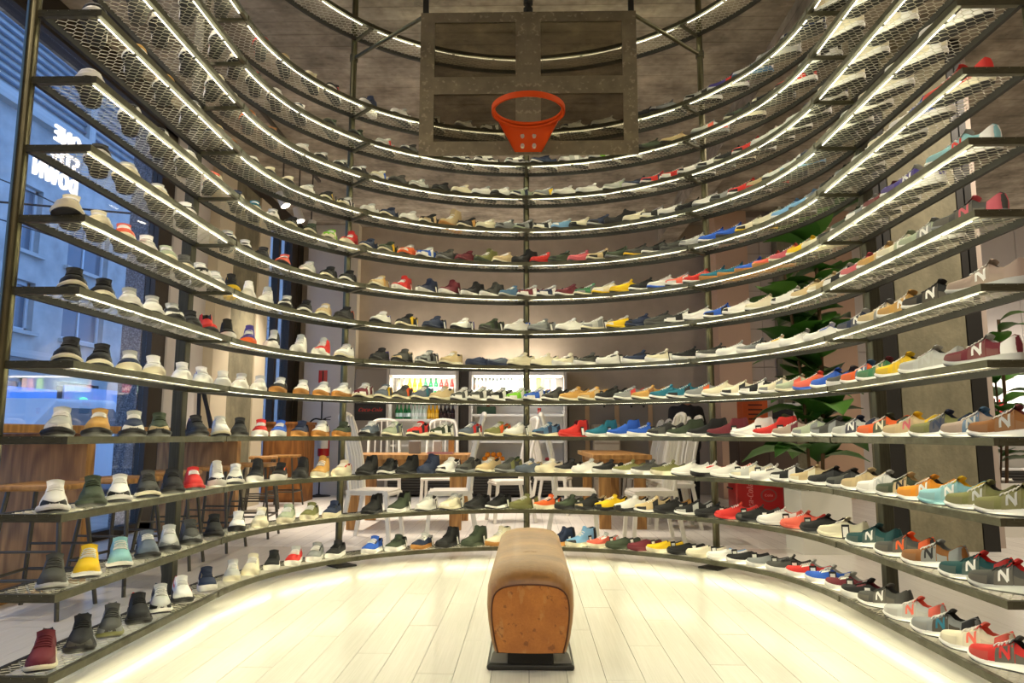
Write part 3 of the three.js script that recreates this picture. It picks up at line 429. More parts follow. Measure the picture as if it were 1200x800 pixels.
// ---------------------------------------------------------------- leather bench
{
  const t = thing('leather_bench', 'tan leather gym-horse bench on a dark base in the middle of the rack', 'bench', [0.006, 0, -3.05]);
  const half = [[0.152, 0.075], [0.166, 0.13], [0.177, 0.20], [0.182, 0.26], [0.180, 0.315], [0.168, 0.360], [0.138, 0.388], [0.08, 0.403], [0, 0.408]];
  const prof = [...half.map(([x, y]) => [-x, y]), ...half.slice(0, -1).reverse()], LEN = 1.45;
  const ends = [[0, 0.865, 0.795], [0.006, 0.915, 0.84], [0.02, 0.965, 0.895], [0.05, 0.985, 0.945], [0.11, 1, 0.985], [0.2, 1, 1]];
  const zs = [...ends, [0.5, 1.0, 0.99], [0.725, 1.005, 0.98], [0.95, 1, 0.99], ...ends.slice().reverse().map(([z, a, b]) => [LEN - z, a, b])];
  const at = (i, j) => { const [z, a, b] = zs[i], [x, y] = prof[j]; return [x * a, 0.075 + (y - 0.075) * b, -z]; };
  const n = zs.length - 1, m = prof.length - 1;
  const cover = gridGeo(n, m, (u, v) => at(Math.round(u * n), Math.round(v * m)), true);
  { const uv = cover.attributes.uv, p = cover.attributes.position; for (let i = 0; i < uv.count; i++) uv.setXY(i, Math.round((i % (m + 1))) / m * 1.3, p.getZ(i) * 0.8); }
  mesh('top_cover', cover, phys({ map: leatherTopMap, bumpMap: leatherBump, bumpScale: 0.0015, roughness: 0.42, clearcoat: 0.15, clearcoatRoughness: 0.4 }), t);
  const panelM = phys({ map: leatherMap, bumpMap: leatherBump, bumpScale: 0.0015, roughness: 0.36, clearcoat: 0.25, clearcoatRoughness: 0.3 });
  const pipeM = std({ color: 0x5b3219, roughness: 0.6 });
  for (const [z, dir] of [[0, 1], [-LEN, -1]]) {
    const panel = gridGeo(8, m, (u, v) => { const [x, y] = prof[Math.round(v * m)]; const s = u; return [x * 0.865 * s, 0.075 + (y - 0.075) * 0.795 * s + 0.0001, z + dir * (0.012 * (1 - u * u) + 0.001)]; }, dir > 0);
    const p = panel.attributes.position, uv = panel.attributes.uv; for (let i = 0; i < p.count; i++) uv.setXY(i, p.getX(i) * 2.2 + 0.48, p.getY(i) * 2.2 + 0.05);
    mesh('end_panel', panel, panelM, t);
    mesh('piping', tube(prof.map(([x, y]) => V(x * 0.865, 0.075 + (y - 0.075) * 0.795, z + dir * 0.002)), 0.0035, 48, 6), pipeM, t);
  }
  mesh('underside', span(-0.137, 0.137, 0.072, 0.078, -LEN, 0), M.black, t);
  mesh('seam', tube([V(-0.05, 0.3985, -0.42), V(-0.02, 0.4035, -0.42), V(0.02, 0.4035, -0.42), V(0.05, 0.3985, -0.42)], 0.0022, 16, 5), pipeM, t);
  mesh('pedestal', span(-0.092, 0.092, 0.02, 0.075, -LEN + 0.03, -0.03), M.black, t);
  const cheek = (s) => { const sh = new THREE.Shape([[0.094, 0.022], [0.168, 0.022], [0.155, 0.06], [0.143, 0.074], [0.094, 0.074]].map(([x, y]) => new THREE.Vector2(s * x, y))); return new THREE.ExtrudeGeometry(sh, { depth: LEN - 0.08, bevelEnabled: false }).translate(0, 0, -LEN + 0.04); };
  for (const s of [-1, 1]) mesh('side_skirt', cheek(s), std({ color: 0x9c9d94, roughness: 0.5, metalness: 0.1 }), t);
  mesh('base_plate', rbox(0.356, 0.022, LEN - 0.03, 0.009, 0, 0.0112, -LEN / 2), std({ color: 0x2f302b, roughness: 0.5 }), t);
}

// ---------------------------------------------------------------- basketball board and hoop
{
  const Z = -4.9, y0 = EYE + 1.974, y1 = EYE + 3.056, w = 0.78, rimY = EYE + 2.135, rz = -4.52;
  const t = thing('basketball_hoop', 'hanging basketball backboard of framed clear panes with an orange rim', 'hoop', [0, 0, 0]);
  const wornMap = texture(256, (u, v) => { const n = fbm(u * 8, v * 8, 5), chip = smooth(0.2, 0.28, fbm(u * 30, v * 30 + 5, 3)); return mix3(mix3([0.37, 0.335, 0.265], [0.48, 0.435, 0.345], clamp(0.5 + n)), [0.64, 0.59, 0.50], 0.5 * chip); });
  const board = std({ map: rep(wornMap, 1.2), roughness: 0.75 });
  const railG = (x0, x1, a, b) => boxUV(span(x0, x1, a, b, Z - 0.02, Z));
  const b = 0.062, mid = (y0 + y1) / 2 - 0.02;
  mesh('frame_rail', railG(-w, w, y0, y0 + 0.1), board, t); mesh('frame_rail', railG(-w, w, y1 - 0.075, y1), board, t);
  for (const s of [-1, 1]) mesh('frame_rail', railG(s < 0 ? -w + b + 0.04 : 0.09, s < 0 ? -0.09 : w - b - 0.04, mid - 0.065, mid + 0.065), board, t);
  for (const s of [-1, 1]) { mesh('frame_stile', railG(s > 0 ? w - b - 0.04 : -w, s > 0 ? w : -w + b + 0.04, y0 + 0.1, y1 - 0.075), board, t); }
  mesh('frame_stile', railG(-0.09, 0.09, y0 + 0.1, y1 - 0.075), board, t);
  const hazy = phys({ color: 0xc4c0b6, roughness: 0.03, transmission: 1, thickness: 0 });
  for (const [xa, xb] of [[-w + b + 0.04, -0.09], [0.09, w - b - 0.04]]) for (const [ya, yb] of [[y0 + 0.1, mid - 0.065], [mid + 0.065, y1 - 0.075]]) mesh('pane', span(xa, xb, ya, yb, Z - 0.013, Z - 0.007), hazy, t);
  const rim = mesh('rim', join([new THREE.TorusGeometry(0.228, 0.011, 10, 48).rotateX(Math.PI / 2).translate(0, rimY, rz), new THREE.TorusGeometry(0.232, 0.009, 8, 48).rotateX(Math.PI / 2).translate(0, rimY - 0.022, rz)]), M.orange, t);
  // sheet bracket that runs from the back half of the rim down to its plate on the board
  const N = 24, plateY = y0 + 0.015;
  const sheet = (dy) => gridGeo(N, 1, (i, j) => { const a = Math.PI * i, x = -0.238 * Math.cos(a), z = rz - 0.238 * Math.sin(a); return j < 0.5 ? [x, rimY + dy, z] : [x * 0.40, plateY, Z + 0.006]; });
  mesh('bracket', join([sheet(0.004), sheet(-0.004)]), M.orange, rim);
  mesh('band', gridGeo(40, 1, (i, j) => { const a = Math.PI * 2 * i; return [-0.242 * Math.cos(a), rimY + 0.006 - 0.036 * j, rz - 0.242 * Math.sin(a)]; }), M.orange, rim);
  const plate = mesh('mounting_plate', rbox(0.20, 0.15, 0.012, 0.004, 0, plateY + 0.085, Z + 0.006), M.orange, t);
  for (const [x, y] of [[-0.055, 0.03], [0.055, 0.03], [-0.055, 0.12], [0.055, 0.12]]) mesh('bolt', new THREE.CylinderGeometry(0.014, 0.014, 0.03, 8).rotateX(Math.PI / 2).translate(x * 0.75, plateY + y * 0.6 + 0.012, Z + 0.03 + y * 0.45), std({ color: 0xb9b4a8, roughness: 0.4 }), plate);
  for (const s of [-1, 1]) {
    const p = onRack(SEAMS[s < 0 ? 2 : 4], RK.depth + 0.03);
    mesh('strut', rod(V(p.x, EYE + 3.0, p.z), V(s * (w - 0.01), y1 - 0.015, Z - 0.03), 0.016, 10), M.pipe, t);
    mesh('clamp', cyl(0.034, 0.034, 0.05, p.x, EYE + 2.975, p.z, 12), M.steel, t);
    mesh('hanger', span(s * (w - 0.03) - 0.02, s * (w - 0.03) + 0.02, y1 - 0.3, ROOM.top, Z - 0.05, Z - 0.022), M.dark, t);
  }
  mesh('hanger', join([cyl(0.02, 0.02, ROOM.top - y1 + 0.05, 0, y1 - 0.05, Z - 0.05, 10), ...[0, 1, 2].map((k) => cyl(0.036, 0.036, 0.025, 0, y1 + 0.03 + k * 0.06, Z - 0.05, 10))]), M.black, t);
}

// ---------------------------------------------------------------- café: tables, chairs
function chairProto() {
  const g = new THREE.Group();                                        // faces +z
  mesh('seat', gridBox(0.42, 0.40, 0.022, (u, v) => 0.455 - 0.014 * Math.cos((u - 0.5) * Math.PI) * Math.sin(v * Math.PI) + (v > 0.85 ? -0.03 * ((v - 0.85) / 0.15) ** 2 : 0)), M.chair, g);
  mesh('apron', join([span(-0.19, 0.19, 0.41, 0.445, 0.165, 0.185), span(-0.2, -0.18, 0.41, 0.445, -0.17, 0.17), span(0.18, 0.2, 0.41, 0.445, -0.17, 0.17)]), M.chair, g);
  for (const s of [-1, 1]) {
    mesh('leg', bar(V(s * 0.19, 0.45, 0.17), V(s * 0.205, 0, 0.21), 0.034, 0.034), M.chair, g);
    mesh('leg', bar(V(s * 0.19, 0.45, -0.17), V(s * 0.205, 0, -0.25), 0.034, 0.034), M.chair, g);
    mesh('back_upright', tube([V(s * 0.19, 0.44, -0.17), V(s * 0.195, 0.72, -0.20), V(s * 0.18, 1.02, -0.27), V(s * 0.15, 1.12, -0.30)], 0.018, 14, 8), M.chair, g);
  }
  mesh('top_rail', tube([V(-0.16, 1.10, -0.295), V(-0.09, 1.135, -0.305), V(0.09, 1.135, -0.305), V(0.16, 1.10, -0.295)], 0.022, 14, 8), M.chair, g);
  for (let k = 0; k < 4; k++) { const x = -0.115 + k * 0.0767; mesh('back_slat', join([bar(V(x * 1.1, 0.455, -0.18), V(x, 0.75, -0.205), 0.042, 0.012), bar(V(x, 0.74, -0.204), V(x * 0.95, 1.13, -0.30), 0.042, 0.012)]), M.chair, g); }
  return g;
}
function gridBox(w, d, th, f) {
  const n = 8, top = gridGeo(n, n, (u, v) => [(u - 0.5) * w, f(u, v), (v - 0.5) * d]), low = gridGeo(n, n, (u, v) => [(u - 0.5) * w, f(u, v) - th, (v - 0.5) * d], true), rim = [];
  for (const [a, b, fl] of [[(i) => [i, 0], 0, false], [(i) => [i, 1], 0, true], [(i) => [0, i], 0, true], [(i) => [1, i], 0, false]]) rim.push(gridGeo(n, 1, (i, j) => { const [u, v] = a(i); return [(u - 0.5) * w, f(u, v) - th * j, (v - 0.5) * d]; }, fl));
  return join([top, low, ...rim]);
}
{
  const proto = chairProto();
  const spots = [
    [-1.42, -6.75, 1.45, 'white slat-back chair pulled to the oak table by the extinguisher post'],
    [-0.72, -6.72, -1.45, 'white slat-back chair turned away from the orange crates'],
    [0.42, -6.8, 1.5, 'white slat-back chair with its back to the middle post'],
    [1.12, -6.8, -1.5, 'white slat-back chair standing in front of the person'],
    [-1.8, -9.05, 0.2, 'white slat-back chair behind the oak table, on the extinguisher side'],
    [-1.1, -9.05, 0, 'white slat-back chair behind the oak table, before the bottle fridge'],
    [-0.22, -8.2, -1.3, 'white slat-back chair at the fruit end of the oak table'],
    [0.30, -9.0, 1.35, 'white slat-back chair at the near end of the long oak table'],
    ...[-7.75, -8.3, -8.85, -9.4, -9.95].map((z, k) => [1.5, z, -Math.PI / 2, `white slat-back chair, ${ORD[k]} from the rack along the long oak table`]),
    [5.45, -8.75, 1.0, 'white slat-back chair beside the wooden table past the pillar'],
    [6.75, -8.25, -1.2, 'white slat-back chair on the far side of the wooden table past the pillar'],
  ];
  spots.forEach(([x, z, a, label], i) => { const c = proto.clone(); c.name = numbered('dining_chair'); c.position.set(x, 0, z); c.rotation.y = a; c.userData = { label, category: 'chair', group: 'white café chairs' }; scene.add(c); });
  const table = (x0, x1, z0, z1, label) => {
    const t = thing('oak_table', label, 'table', [(x0 + x1) / 2, 0, (z0 + z1) / 2], 0, 'oak café tables'), w = (x1 - x0) / 2, d = (z1 - z0) / 2;
    mesh('table_top', boxUV(rbox(2 * w, 0.05, 2 * d, 0.006, 0, 0.725, 0)), M.oak, t);
    mesh('apron', boxUV(span(-w + 0.08, w - 0.08, 0.63, 0.70, -d + 0.08, d - 0.08)), M.oak, t);
    for (const sx of [-1, 1]) for (const sz of [-1, 1]) mesh('leg', boxUV(rbox(0.12, 0.70, 0.06, 0.006, sx * (w - 0.12), 0.35, sz * (d - 0.08))), M.oak, t);
  };
  table(-1.9, -0.62, -8.35, -7.35, 'oak table facing the bottle fridge');
  table(0.66, 1.26, -9.9, -7.5, 'long oak table between the white chairs and the person');
  table(5.75, 6.35, -8.6, -7.7, 'small oak table past the concrete pillar');
  const holderM = std({ color: 0x7b7466, roughness: 0.7 });
  const holder = (x, z, w, h, m, label) => { const t = thing('menu_holder', label, 'holder', [x, 0.7505, z]); mesh('box', rbox(w, h, 0.09, 0.004, 0, h / 2, 0), m, t); mesh('cards', rbox(w * 0.8, 0.02, 0.05, 0.002, 0, h + 0.008, 0), M.white, t); };
  holder(-1.22, -7.8, 0.12, 0.13, holderM, 'grey menu holder on the oak table by the bottle fridge');
  holder(-0.98, -7.85, 0.08, 0.13, std({ color: 0xa59c8e, roughness: 0.7 }), 'pale narrow menu holder on the oak table');
  holder(-0.86, -8.1, 0.06, 0.17, M.oak, 'tall wooden holder on the oak table');
  const tray = thing('serving_tray', 'flat pink tray lying on the oak table', 'tray', [-0.92, 0.7505, -7.6]); mesh('tray_base', rbox(0.26, 0.01, 0.18, 0.004, 0, 0.006, 0), std({ color: 0xb98a86, roughness: 0.5 }), tray); mesh('tray_rim', join([span(-0.13, 0.13, 0.008, 0.022, -0.09, -0.083), span(-0.13, 0.13, 0.008, 0.022, 0.083, 0.09), span(-0.13, -0.123, 0.008, 0.022, -0.083, 0.083), span(0.123, 0.13, 0.008, 0.022, -0.083, 0.083)]), std({ color: 0xa87a78, roughness: 0.5 }), tray);
}

// ---------------------------------------------------------------- drinks fridges
const bottleGeo = (() => { const P = [[0, 0], [0.030, 0], [0.032, 0.006], [0.032, 0.13], [0.028, 0.155], [0.014, 0.185], [0.0125, 0.225], [0.0125, 0.228], [0, 0.228]]; return { glass: new THREE.LatheGeometry(P.map(([x, y]) => new THREE.Vector2(x, y)), 12), cap: cyl(0.0145, 0.0135, 0.016, 0, 0.226, 0, 10), label: new THREE.CylinderGeometry(0.0327, 0.0327, 0.062, 12, 1, true).translate(0, 0.072, 0) }; })();
const drinkM = {}, tint = (hex, r = 0.15) => drinkM[hex] ??= std({ color: hex, roughness: r });
function bottle(x, y, z, glass, cap, label, said, group, s = 1) {
  const t = thing('drink_bottle', said, 'bottle', [x, y, z], rnd() * 6, group);
  mesh('bottle_body', bottleGeo.glass, tint(glass), t); mesh('cap', bottleGeo.cap, tint(cap, 0.4), t); mesh('bottle_label', bottleGeo.label, tint(label, 0.6), t); t.scale.set(s, s, s); return t;
}
function fridge(x0, x1, label, shelvesY) {
  const t = thing('drinks_fridge', label, 'fridge', [(x0 + x1) / 2, 0, -11.95]), w = (x1 - x0) / 2, D = 0.62, H = 2.0, inner = std({ color: 0xf2f0ea, roughness: 0.5 });
  const side = std({ color: 0xb9b4ab, roughness: 0.5 });
  for (const s of [-1, 1]) mesh('side_panel', rbox(0.045, H, D, 0.006, s * (w - 0.0225), H / 2, D / 2), side, t);
  mesh('back_panel', span(-w + 0.045, w - 0.045, 0.42, H - 0.02, 0.005, 0.03), inner, t);
  mesh('canopy', rbox(2 * w - 0.092, 0.11, D - 0.02, 0.01, 0, H - 0.056, D / 2), inner, t);
  mesh('tray', rbox(2 * w - 0.092, 0.03, D - 0.03, 0.005, 0, 0.44, D / 2), inner, t);
  for (const y of shelvesY) { const s = mesh('shelf', rbox(2 * w - 0.095, 0.016, 0.42, 0.003, 0, y - 0.009, 0.245), inner, t); mesh('price_rail', span(-w + 0.05, w - 0.05, y - 0.03, y + 0.004, 0.452, 0.458), inner, s); }
  const base = mesh('base', span(-w + 0.045, w - 0.045, 0.03, 0.425, 0.02, D - 0.06), M.dark, t);
  const g = box(2 * w - 0.1, 0.026, 0.012); for (let k = 0; k < 9; k++) { const s = mesh('louver', g, std({ color: 0x4d4a45, roughness: 0.5 }), base); s.position.set(0, 0.06 + k * 0.042, D - 0.05); s.rotation.x = 0.5; }
  const glow = mesh('light_tube', new THREE.CylinderGeometry(0.012, 0.012, 2 * w - 0.16, 10).rotateZ(Math.PI / 2).translate(0, H - 0.128, D - 0.1), std({ color: 0xffffff, emissive: 0xfff6e6, emissiveIntensity: 4 }), t);
  const l = new THREE.RectAreaLight(new THREE.Color().setRGB(1, 0.96, 0.88), 40, 2 * w - 0.16, 0.04); l.position.set(0, H - 0.15, D - 0.1); l.lookAt(V((x0 + x1) / 2, 0.4, -11.95 + 0.1)); t.add(l); l.lookAt((x0 + x1) / 2, 0.5, -11.95 + 0.12);
  const up = mesh('added_uplight', rbox(2 * w - 0.2, 0.03, 0.05, 0.008, 0, H + 0.015, 0.2), std({ color: 0xffffff, emissive: new THREE.Color().setRGB(1, 0.9, 0.76), emissiveIntensity: 2 }), t); up.userData.label = 'added uplight batten on the fridge top, brightening the wall behind';  // batten and its light are added, out of sight, to brighten the back wall
  const l2 = new THREE.RectAreaLight(ROOM_COLOUR, 42, 2 * w - 0.2, 0.05); l2.position.set(0, H + 0.04, 0.2); t.add(l2); l2.lookAt((x0 + x1) / 2, H + 2, -11.95 + 0.7);
  return t;
}
{
  const A = [-2.24, -1.10], B = [-0.94, 0.60];
  fridge(...A, 'open lit fridge with soft drinks and a yellow juice row', [1.62, 1.20, 0.80]);
  fridge(...B, 'open lit fridge with fruit, greens and a flower box', [1.66, 1.28, 0.86]);
  solo('steel_upright', span(-1.085, -0.955, 0, 2.05, -11.9, -11.4), M.frame, 'dark upright between the two open fridges', 'post');
  const row = (x0, x1, n, y, kinds, group, depth = -11.66) => { for (let k = 0; k < n; k++) { const [g, c, l, said] = kinds(k, n); bottle(lerp(x0, x1, k / (n - 1)), y + 0.0005, depth + (k % 2) * 0.02, g, c, l, said, group); } };
  const CL = [0xcfe3dc, 0x2f9a58, 0xe9f1f0], GR = [0x1f7a45, 0x1c5e36, 0xc9dfe6], YE = [0xf0b41c, 0xf2c838, 0xf6c94a], BK = [0x25120e, 0x7a1512, 0x301614], RD = [0xb9302a, 0xd8d2c6, 0xe9b9ae];
  row(-2.12, -1.22, 15, 1.20, (k) => k < 4 ? [...GR, 'green water bottle on the lower shelf of the soft-drink fridge'] : k < 8 ? [...CL, 'clear water bottle beside the yellow juice'] : k < 11 ? [...YE, 'yellow juice bottle in the soft-drink fridge'] : [...BK, 'dark cola bottle in the soft-drink fridge'], 'bottles on the lower shelf of the soft-drink fridge');
  row(-2.1, -1.24, 11, 1.62, (k) => k < 2 ? [0xb9b08c, 0x555142, 0xe1dcc8, 'pale bottle at the end of the top shelf of the soft-drink fridge'] : k < 5 ? [...YE, 'yellow bottle on the top shelf of the soft-drink fridge'] : k < 8 ? [...GR, 'green bottle on the top shelf of the soft-drink fridge'] : [...RD, 'red labelled bottle on the top shelf of the soft-drink fridge'], 'bottles on the top shelf of the soft-drink fridge');
  row(-0.84, -0.12, 13, 1.66, (k) => k < 4 ? [0xd9d2c4, 0xb54b3c, 0xd9a99a, 'pink labelled clear bottle on the top shelf of the fruit fridge'] : k < 9 ? [...CL, 'green capped clear bottle on the top shelf of the fruit fridge'] : [0xd4ded8, 0xc9d2cb, 0xe6ebe6, 'white capped clear bottle on the top shelf of the fruit fridge'], 'bottles on the top shelf of the fruit fridge');
  const carton = (x, c, said) => { const t = thing('juice_carton', said, 'carton', [x, 1.6605, -11.66]); mesh('carton_body', rbox(0.075, 0.19, 0.075, 0.004, 0, 0.095, 0), tint(c, 0.5), t); mesh('gable', new THREE.CylinderGeometry(0.004, 0.052, 0.05, 4).rotateY(Math.PI / 4).translate(0, 0.213, 0), tint(c, 0.5), t); mesh('cap', cyl(0.014, 0.014, 0.018, 0, 0.225, 0.0), M.white, t); };
  carton(0.16, 0xb7dc4a, 'lime green juice carton in the fruit fridge'); carton(0.30, 0xf0a48c, 'salmon pink juice carton next to the lime one'); carton(0.40, 0xe9c8bd, 'pale pink juice carton at the end of its shelf');
  // flower box, glasses
  const fb = thing('flower_box', 'dark green flower box with orange blossoms in the fruit fridge', 'flower box', [-0.68, 1.2805, -11.7]);
  mesh('planter', rbox(0.30, 0.13, 0.14, 0.01, 0, 0.065, 0), std({ color: 0x26402a, roughness: 0.7 }), fb);
  const bloom = (() => { const gs = []; for (let k = 0; k < 6; k++) { const a = k / 6 * 6.283; gs.push(new THREE.SphereGeometry(0.02, 7, 5).scale(1, 0.5, 0.7).rotateZ(0.5).translate(0.02, 0, 0).rotateY(a)); } gs.push(new THREE.SphereGeometry(0.012, 7, 5)); return join(gs); })();
  for (let k = 0; k < 9; k++) { const o = mesh('blossom', bloom, tint(0xe85a22, 0.7), fb); o.position.set(0.0 + rnd() * 0.14, 0.15 + rnd() * 0.07, -0.04 + rnd() * 0.09); o.rotation.set(rnd() * 1.2, rnd() * 6, rnd()); }
  const heart = thing('smoothie_glass', 'tall glass of red smoothie in the fruit fridge', 'glass', [0.17, 1.2805, -11.68]); mesh('glass', new THREE.LatheGeometry([[0, 0], [0.03, 0], [0.036, 0.12]].map(([x, y]) => new THREE.Vector2(x, y)), 14), M.glass, heart); mesh('drink', cyl(0.027, 0.032, 0.10, 0, 0.004, 0, 14), tint(0xc33a2a, 0.4), heart);
  // fruit on the tray
  const orange = new THREE.SphereGeometry(0.042, 12, 9); { const p = orange.attributes.position; for (let i = 0; i < p.count; i++) { const y = p.getY(i); if (y > 0.038) p.setY(i, y - 0.004); } orange.computeVertexNormals(); }
  const stem = cyl(0.004, 0.003, 0.008, 0, 0.036, 0, 6), leafM = tint(0x3f6b26, 0.7);
  const fruit = (name, g, m, x, y, z, said, group, s = 1) => { const t = thing(name, said, name, [x, y, z], rnd() * 6, group); mesh('flesh', g, m, t); mesh('stalk', stem, leafM, t); t.scale.setScalar(s); };
  const dy = 0.4555;
  const crate = (x, w, label) => { const t = thing('produce_crate', label, 'crate', [x, dy, -11.62]); const m = std({ color: 0xd9d6cc, roughness: 0.6 }); mesh('crate_floor', span(-w / 2, w / 2, 0, 0.012, -0.2, 0.2), m, t); for (const s of [-1, 1]) { mesh('crate_side', span(s * w / 2 - 0.006, s * w / 2 + 0.006, 0, 0.1, -0.19, 0.19), m, t); mesh('crate_end', span(-w / 2, w / 2, 0, 0.1, s * 0.2 - 0.006, s * 0.2 + 0.006), m, t); } };
  crate(-0.56, 0.56, 'white crate heaped with oranges'); crate(-0.02, 0.44, 'white crate of leafy greens'); crate(0.38, 0.3, 'white crate of tomatoes');
  let k = 0; for (const [ny, nx] of [[0, 5], [1, 4], [2, 3]]) for (let i = 0; i < nx; i++) for (let j = 0; j < 2; j++) fruit('orange', orange, tint(0xf2920f, 0.55), -0.56 + (i - (nx - 1) / 2) * 0.092, dy + 0.056 + ny * 0.068, -11.56 - j * 0.09 + ny * 0.0, 'ripe orange in the heap on the fridge tray', 'oranges in the crate');
  const lettuce = (() => { const g = new THREE.SphereGeometry(0.075, 24, 16), p = g.attributes.position; for (let i = 0; i < p.count; i++) { const v = V(p.getX(i), p.getY(i), p.getZ(i)), f = 1 + 0.22 * Math.sin(9 * Math.atan2(v.z, v.x) + 14 * v.y * 8) * (0.5 + v.y * 6); v.multiplyScalar(f); p.setXYZ(i, v.x, v.y * 0.9, v.z); } g.computeVertexNormals(); return g; })();
  [[-0.15, 0x2f4a1c], [-0.02, 0x5f7f22], [0.11, 0x86a92f], [0.06, 0x44631f]].forEach(([x, c], i) => fruit('lettuce', lettuce, tint(c, 0.8), x, dy + 0.09 + (i === 3 ? 0.06 : 0), -11.55 - (i === 3 ? 0.12 : 0), ['dark green lettuce head next to the oranges', 'mid green lettuce head in the greens crate', 'light green lettuce head next to the tomatoes', 'olive green lettuce head lying behind the others'][i], 'lettuces in the crate'));
  for (let i = 0; i < 8; i++) fruit('tomato', orange, tint(i % 3 ? 0xd8431f : 0x8e1f22, 0.35), 0.29 + (i % 3) * 0.085, dy + 0.054 + (i > 5 ? 0.066 : 0), -11.5 - Math.floor((i % 6) / 3) * 0.09, i % 3 ? 'red tomato in the crate on the fridge tray' : 'dark plum-red tomato in the crate on the fridge tray', 'tomatoes in the crate', 0.9);
  // dark side cabinet with red script
  const sign = thing('side_cabinet', 'dark cabinet panel with red script lettering beside the soft-drink fridge', 'cabinet', [-2.52, 0, -11.9]);
  mesh('body', rbox(0.52, 2.0, 0.4, 0.01, 0, 1.0, 0.2), std({ color: 0x8d857c, roughness: 0.6 }), sign);
  mesh('sign_panel', span(-0.25, 0.25, 1.18, 1.46, 0.401, 0.412), M.dark, sign);
  const cv = document.createElement('canvas'); cv.width = 512; cv.height = 160; const c2 = cv.getContext('2d'); c2.fillStyle = '#2a2926'; c2.fillRect(0, 0, 512, 160); c2.fillStyle = '#c8322c'; c2.font = 'italic bold 96px serif'; c2.textAlign = 'center'; c2.textBaseline = 'middle'; c2.setTransform(1, 0, -0.25, 1, 20, 0); c2.fillText('Coca-Cola', 256, 80);
  const tex = new THREE.CanvasTexture(cv); tex.colorSpace = THREE.SRGBColorSpace;
  const lab = new THREE.PlaneGeometry(0.42, 0.131).translate(0, 1.35, 0.4135); mesh('lettering', lab, std({ map: tex, roughness: 0.6 }), sign);
  // second fridge run past the pillar
  fridge(7.0, 8.6, 'open lit fridge of bottles past the concrete pillar', [1.30, 0.86]);
  row(7.1, 8.45, 20, 1.30, (k) => k < 5 ? [...BK, 'dark cola bottle in the fridge past the pillar'] : k < 7 ? [...RD, 'red bottle in the fridge past the pillar'] : k < 11 ? [0xd4ded8, 0xb4c2b8, 0xe6ebe6, 'clear bottle in the fridge past the pillar'] : [...GR, 'green bottle in the fridge past the pillar'], 'bottles in the fridge past the pillar');
}

// ---------------------------------------------------------------- fig trees
{
  const leafGeo = (() => { const n = 8, m = 4; return gridGeo(n, m, (i, j) => { const u = j * 2 - 1, w = 0.5 * (Math.sin(Math.PI * Math.min(1, i * 1.02) ** 0.72) * (0.62 + 0.38 * i)) * 0.9; return [i, 0.10 * Math.sin(i * 2.6) - 0.16 * i * i + 0.10 * Math.abs(u) * Math.sin(i * 3.1) + 0.012 * Math.sin(i * 26) * Math.abs(u), u * w]; }); })();
  const ribGeo = gridGeo(8, 1, (i, j) => [i, 0.10 * Math.sin(i * 2.6) - 0.16 * i * i + 0.004, (j - 0.5) * 0.03 * (1 - i)]);
  const greens = [0x3a6a24, 0x47792c, 0x2f5820, 0x568834].map((c) => phys({ color: c, roughness: 0.45, transmission: 0.12, thickness: 0, side: THREE.DoubleSide })), ribM = std({ color: 0x86a05a, roughness: 0.6 });
  function fig(label, x, z, pot, h, leaves, spread, low) {
    const t = thing('fig_tree', label, 'plant', [x, 0, z]);
    const barkM = std({ color: 0x5c4630, roughness: 0.9 });
    mesh('planter', join([span(-pot, pot, 0.0, 0.5, pot - 0.03, pot), span(-pot, pot, 0, 0.5, -pot, -pot + 0.03), span(-pot, -pot + 0.03, 0, 0.5, -pot + 0.03, pot - 0.03), span(pot - 0.03, pot, 0, 0.5, -pot + 0.03, pot - 0.03)]), std({ color: 0xdedcd2, roughness: 0.6 }), t);
    mesh('soil', span(-pot + 0.03, pot - 0.03, 0.02, 0.45, -pot + 0.03, pot - 0.03), std({ color: 0x3a2c20, roughness: 1 }), t);
    const stems = [[0.05, 0, 0.08, 0.05], [-0.06, 0.04, -0.16, -0.05], [0.02, -0.06, 0.12, -0.14]].map(([a, b, c, d], k) => { const top = h * (1 - 0.14 * k); const pts = [V(a, 0.42, b), V(lerp(a, c, 0.4) + 0.03, top * 0.55, lerp(b, d, 0.4)), V(c, top, d)]; mesh('stem', tube(pts, 0.016 - 0.003 * k, 14, 7), barkM, t); return new THREE.CatmullRomCurve3(pts); });
    for (let i = 0; i < leaves; i++) {
      const c = stems[i % 3], f = low + (1 - low) * ((i + rnd()) / leaves), p = c.getPoint(f), a = i * 2.39996 + rnd() * 0.5, s = (0.22 + 0.14 * rnd()) * spread;
      const o = mesh('leaf', leafGeo, greens[i % 4], t); o.position.copy(p); o.rotation.set(0, a, 0.55 - 0.9 * rnd() * (1 - f * 0.6), 'YZX'); o.scale.set(s, s, s * (0.9 + 0.3 * rnd()));
      mesh('midrib', ribGeo, ribM, o);
    }
  }
  fig('tall broad-leaved fig tree in a square white planter beside the rack', 2.40, -6.2, 0.2, 2.75, 80, 1.6, 0.2);
  fig('smaller fig tree behind the concrete pillar by the bottle fridge', 4.62, -7.3, 0.22, 2.1, 40, 1.1, 0.3);
}
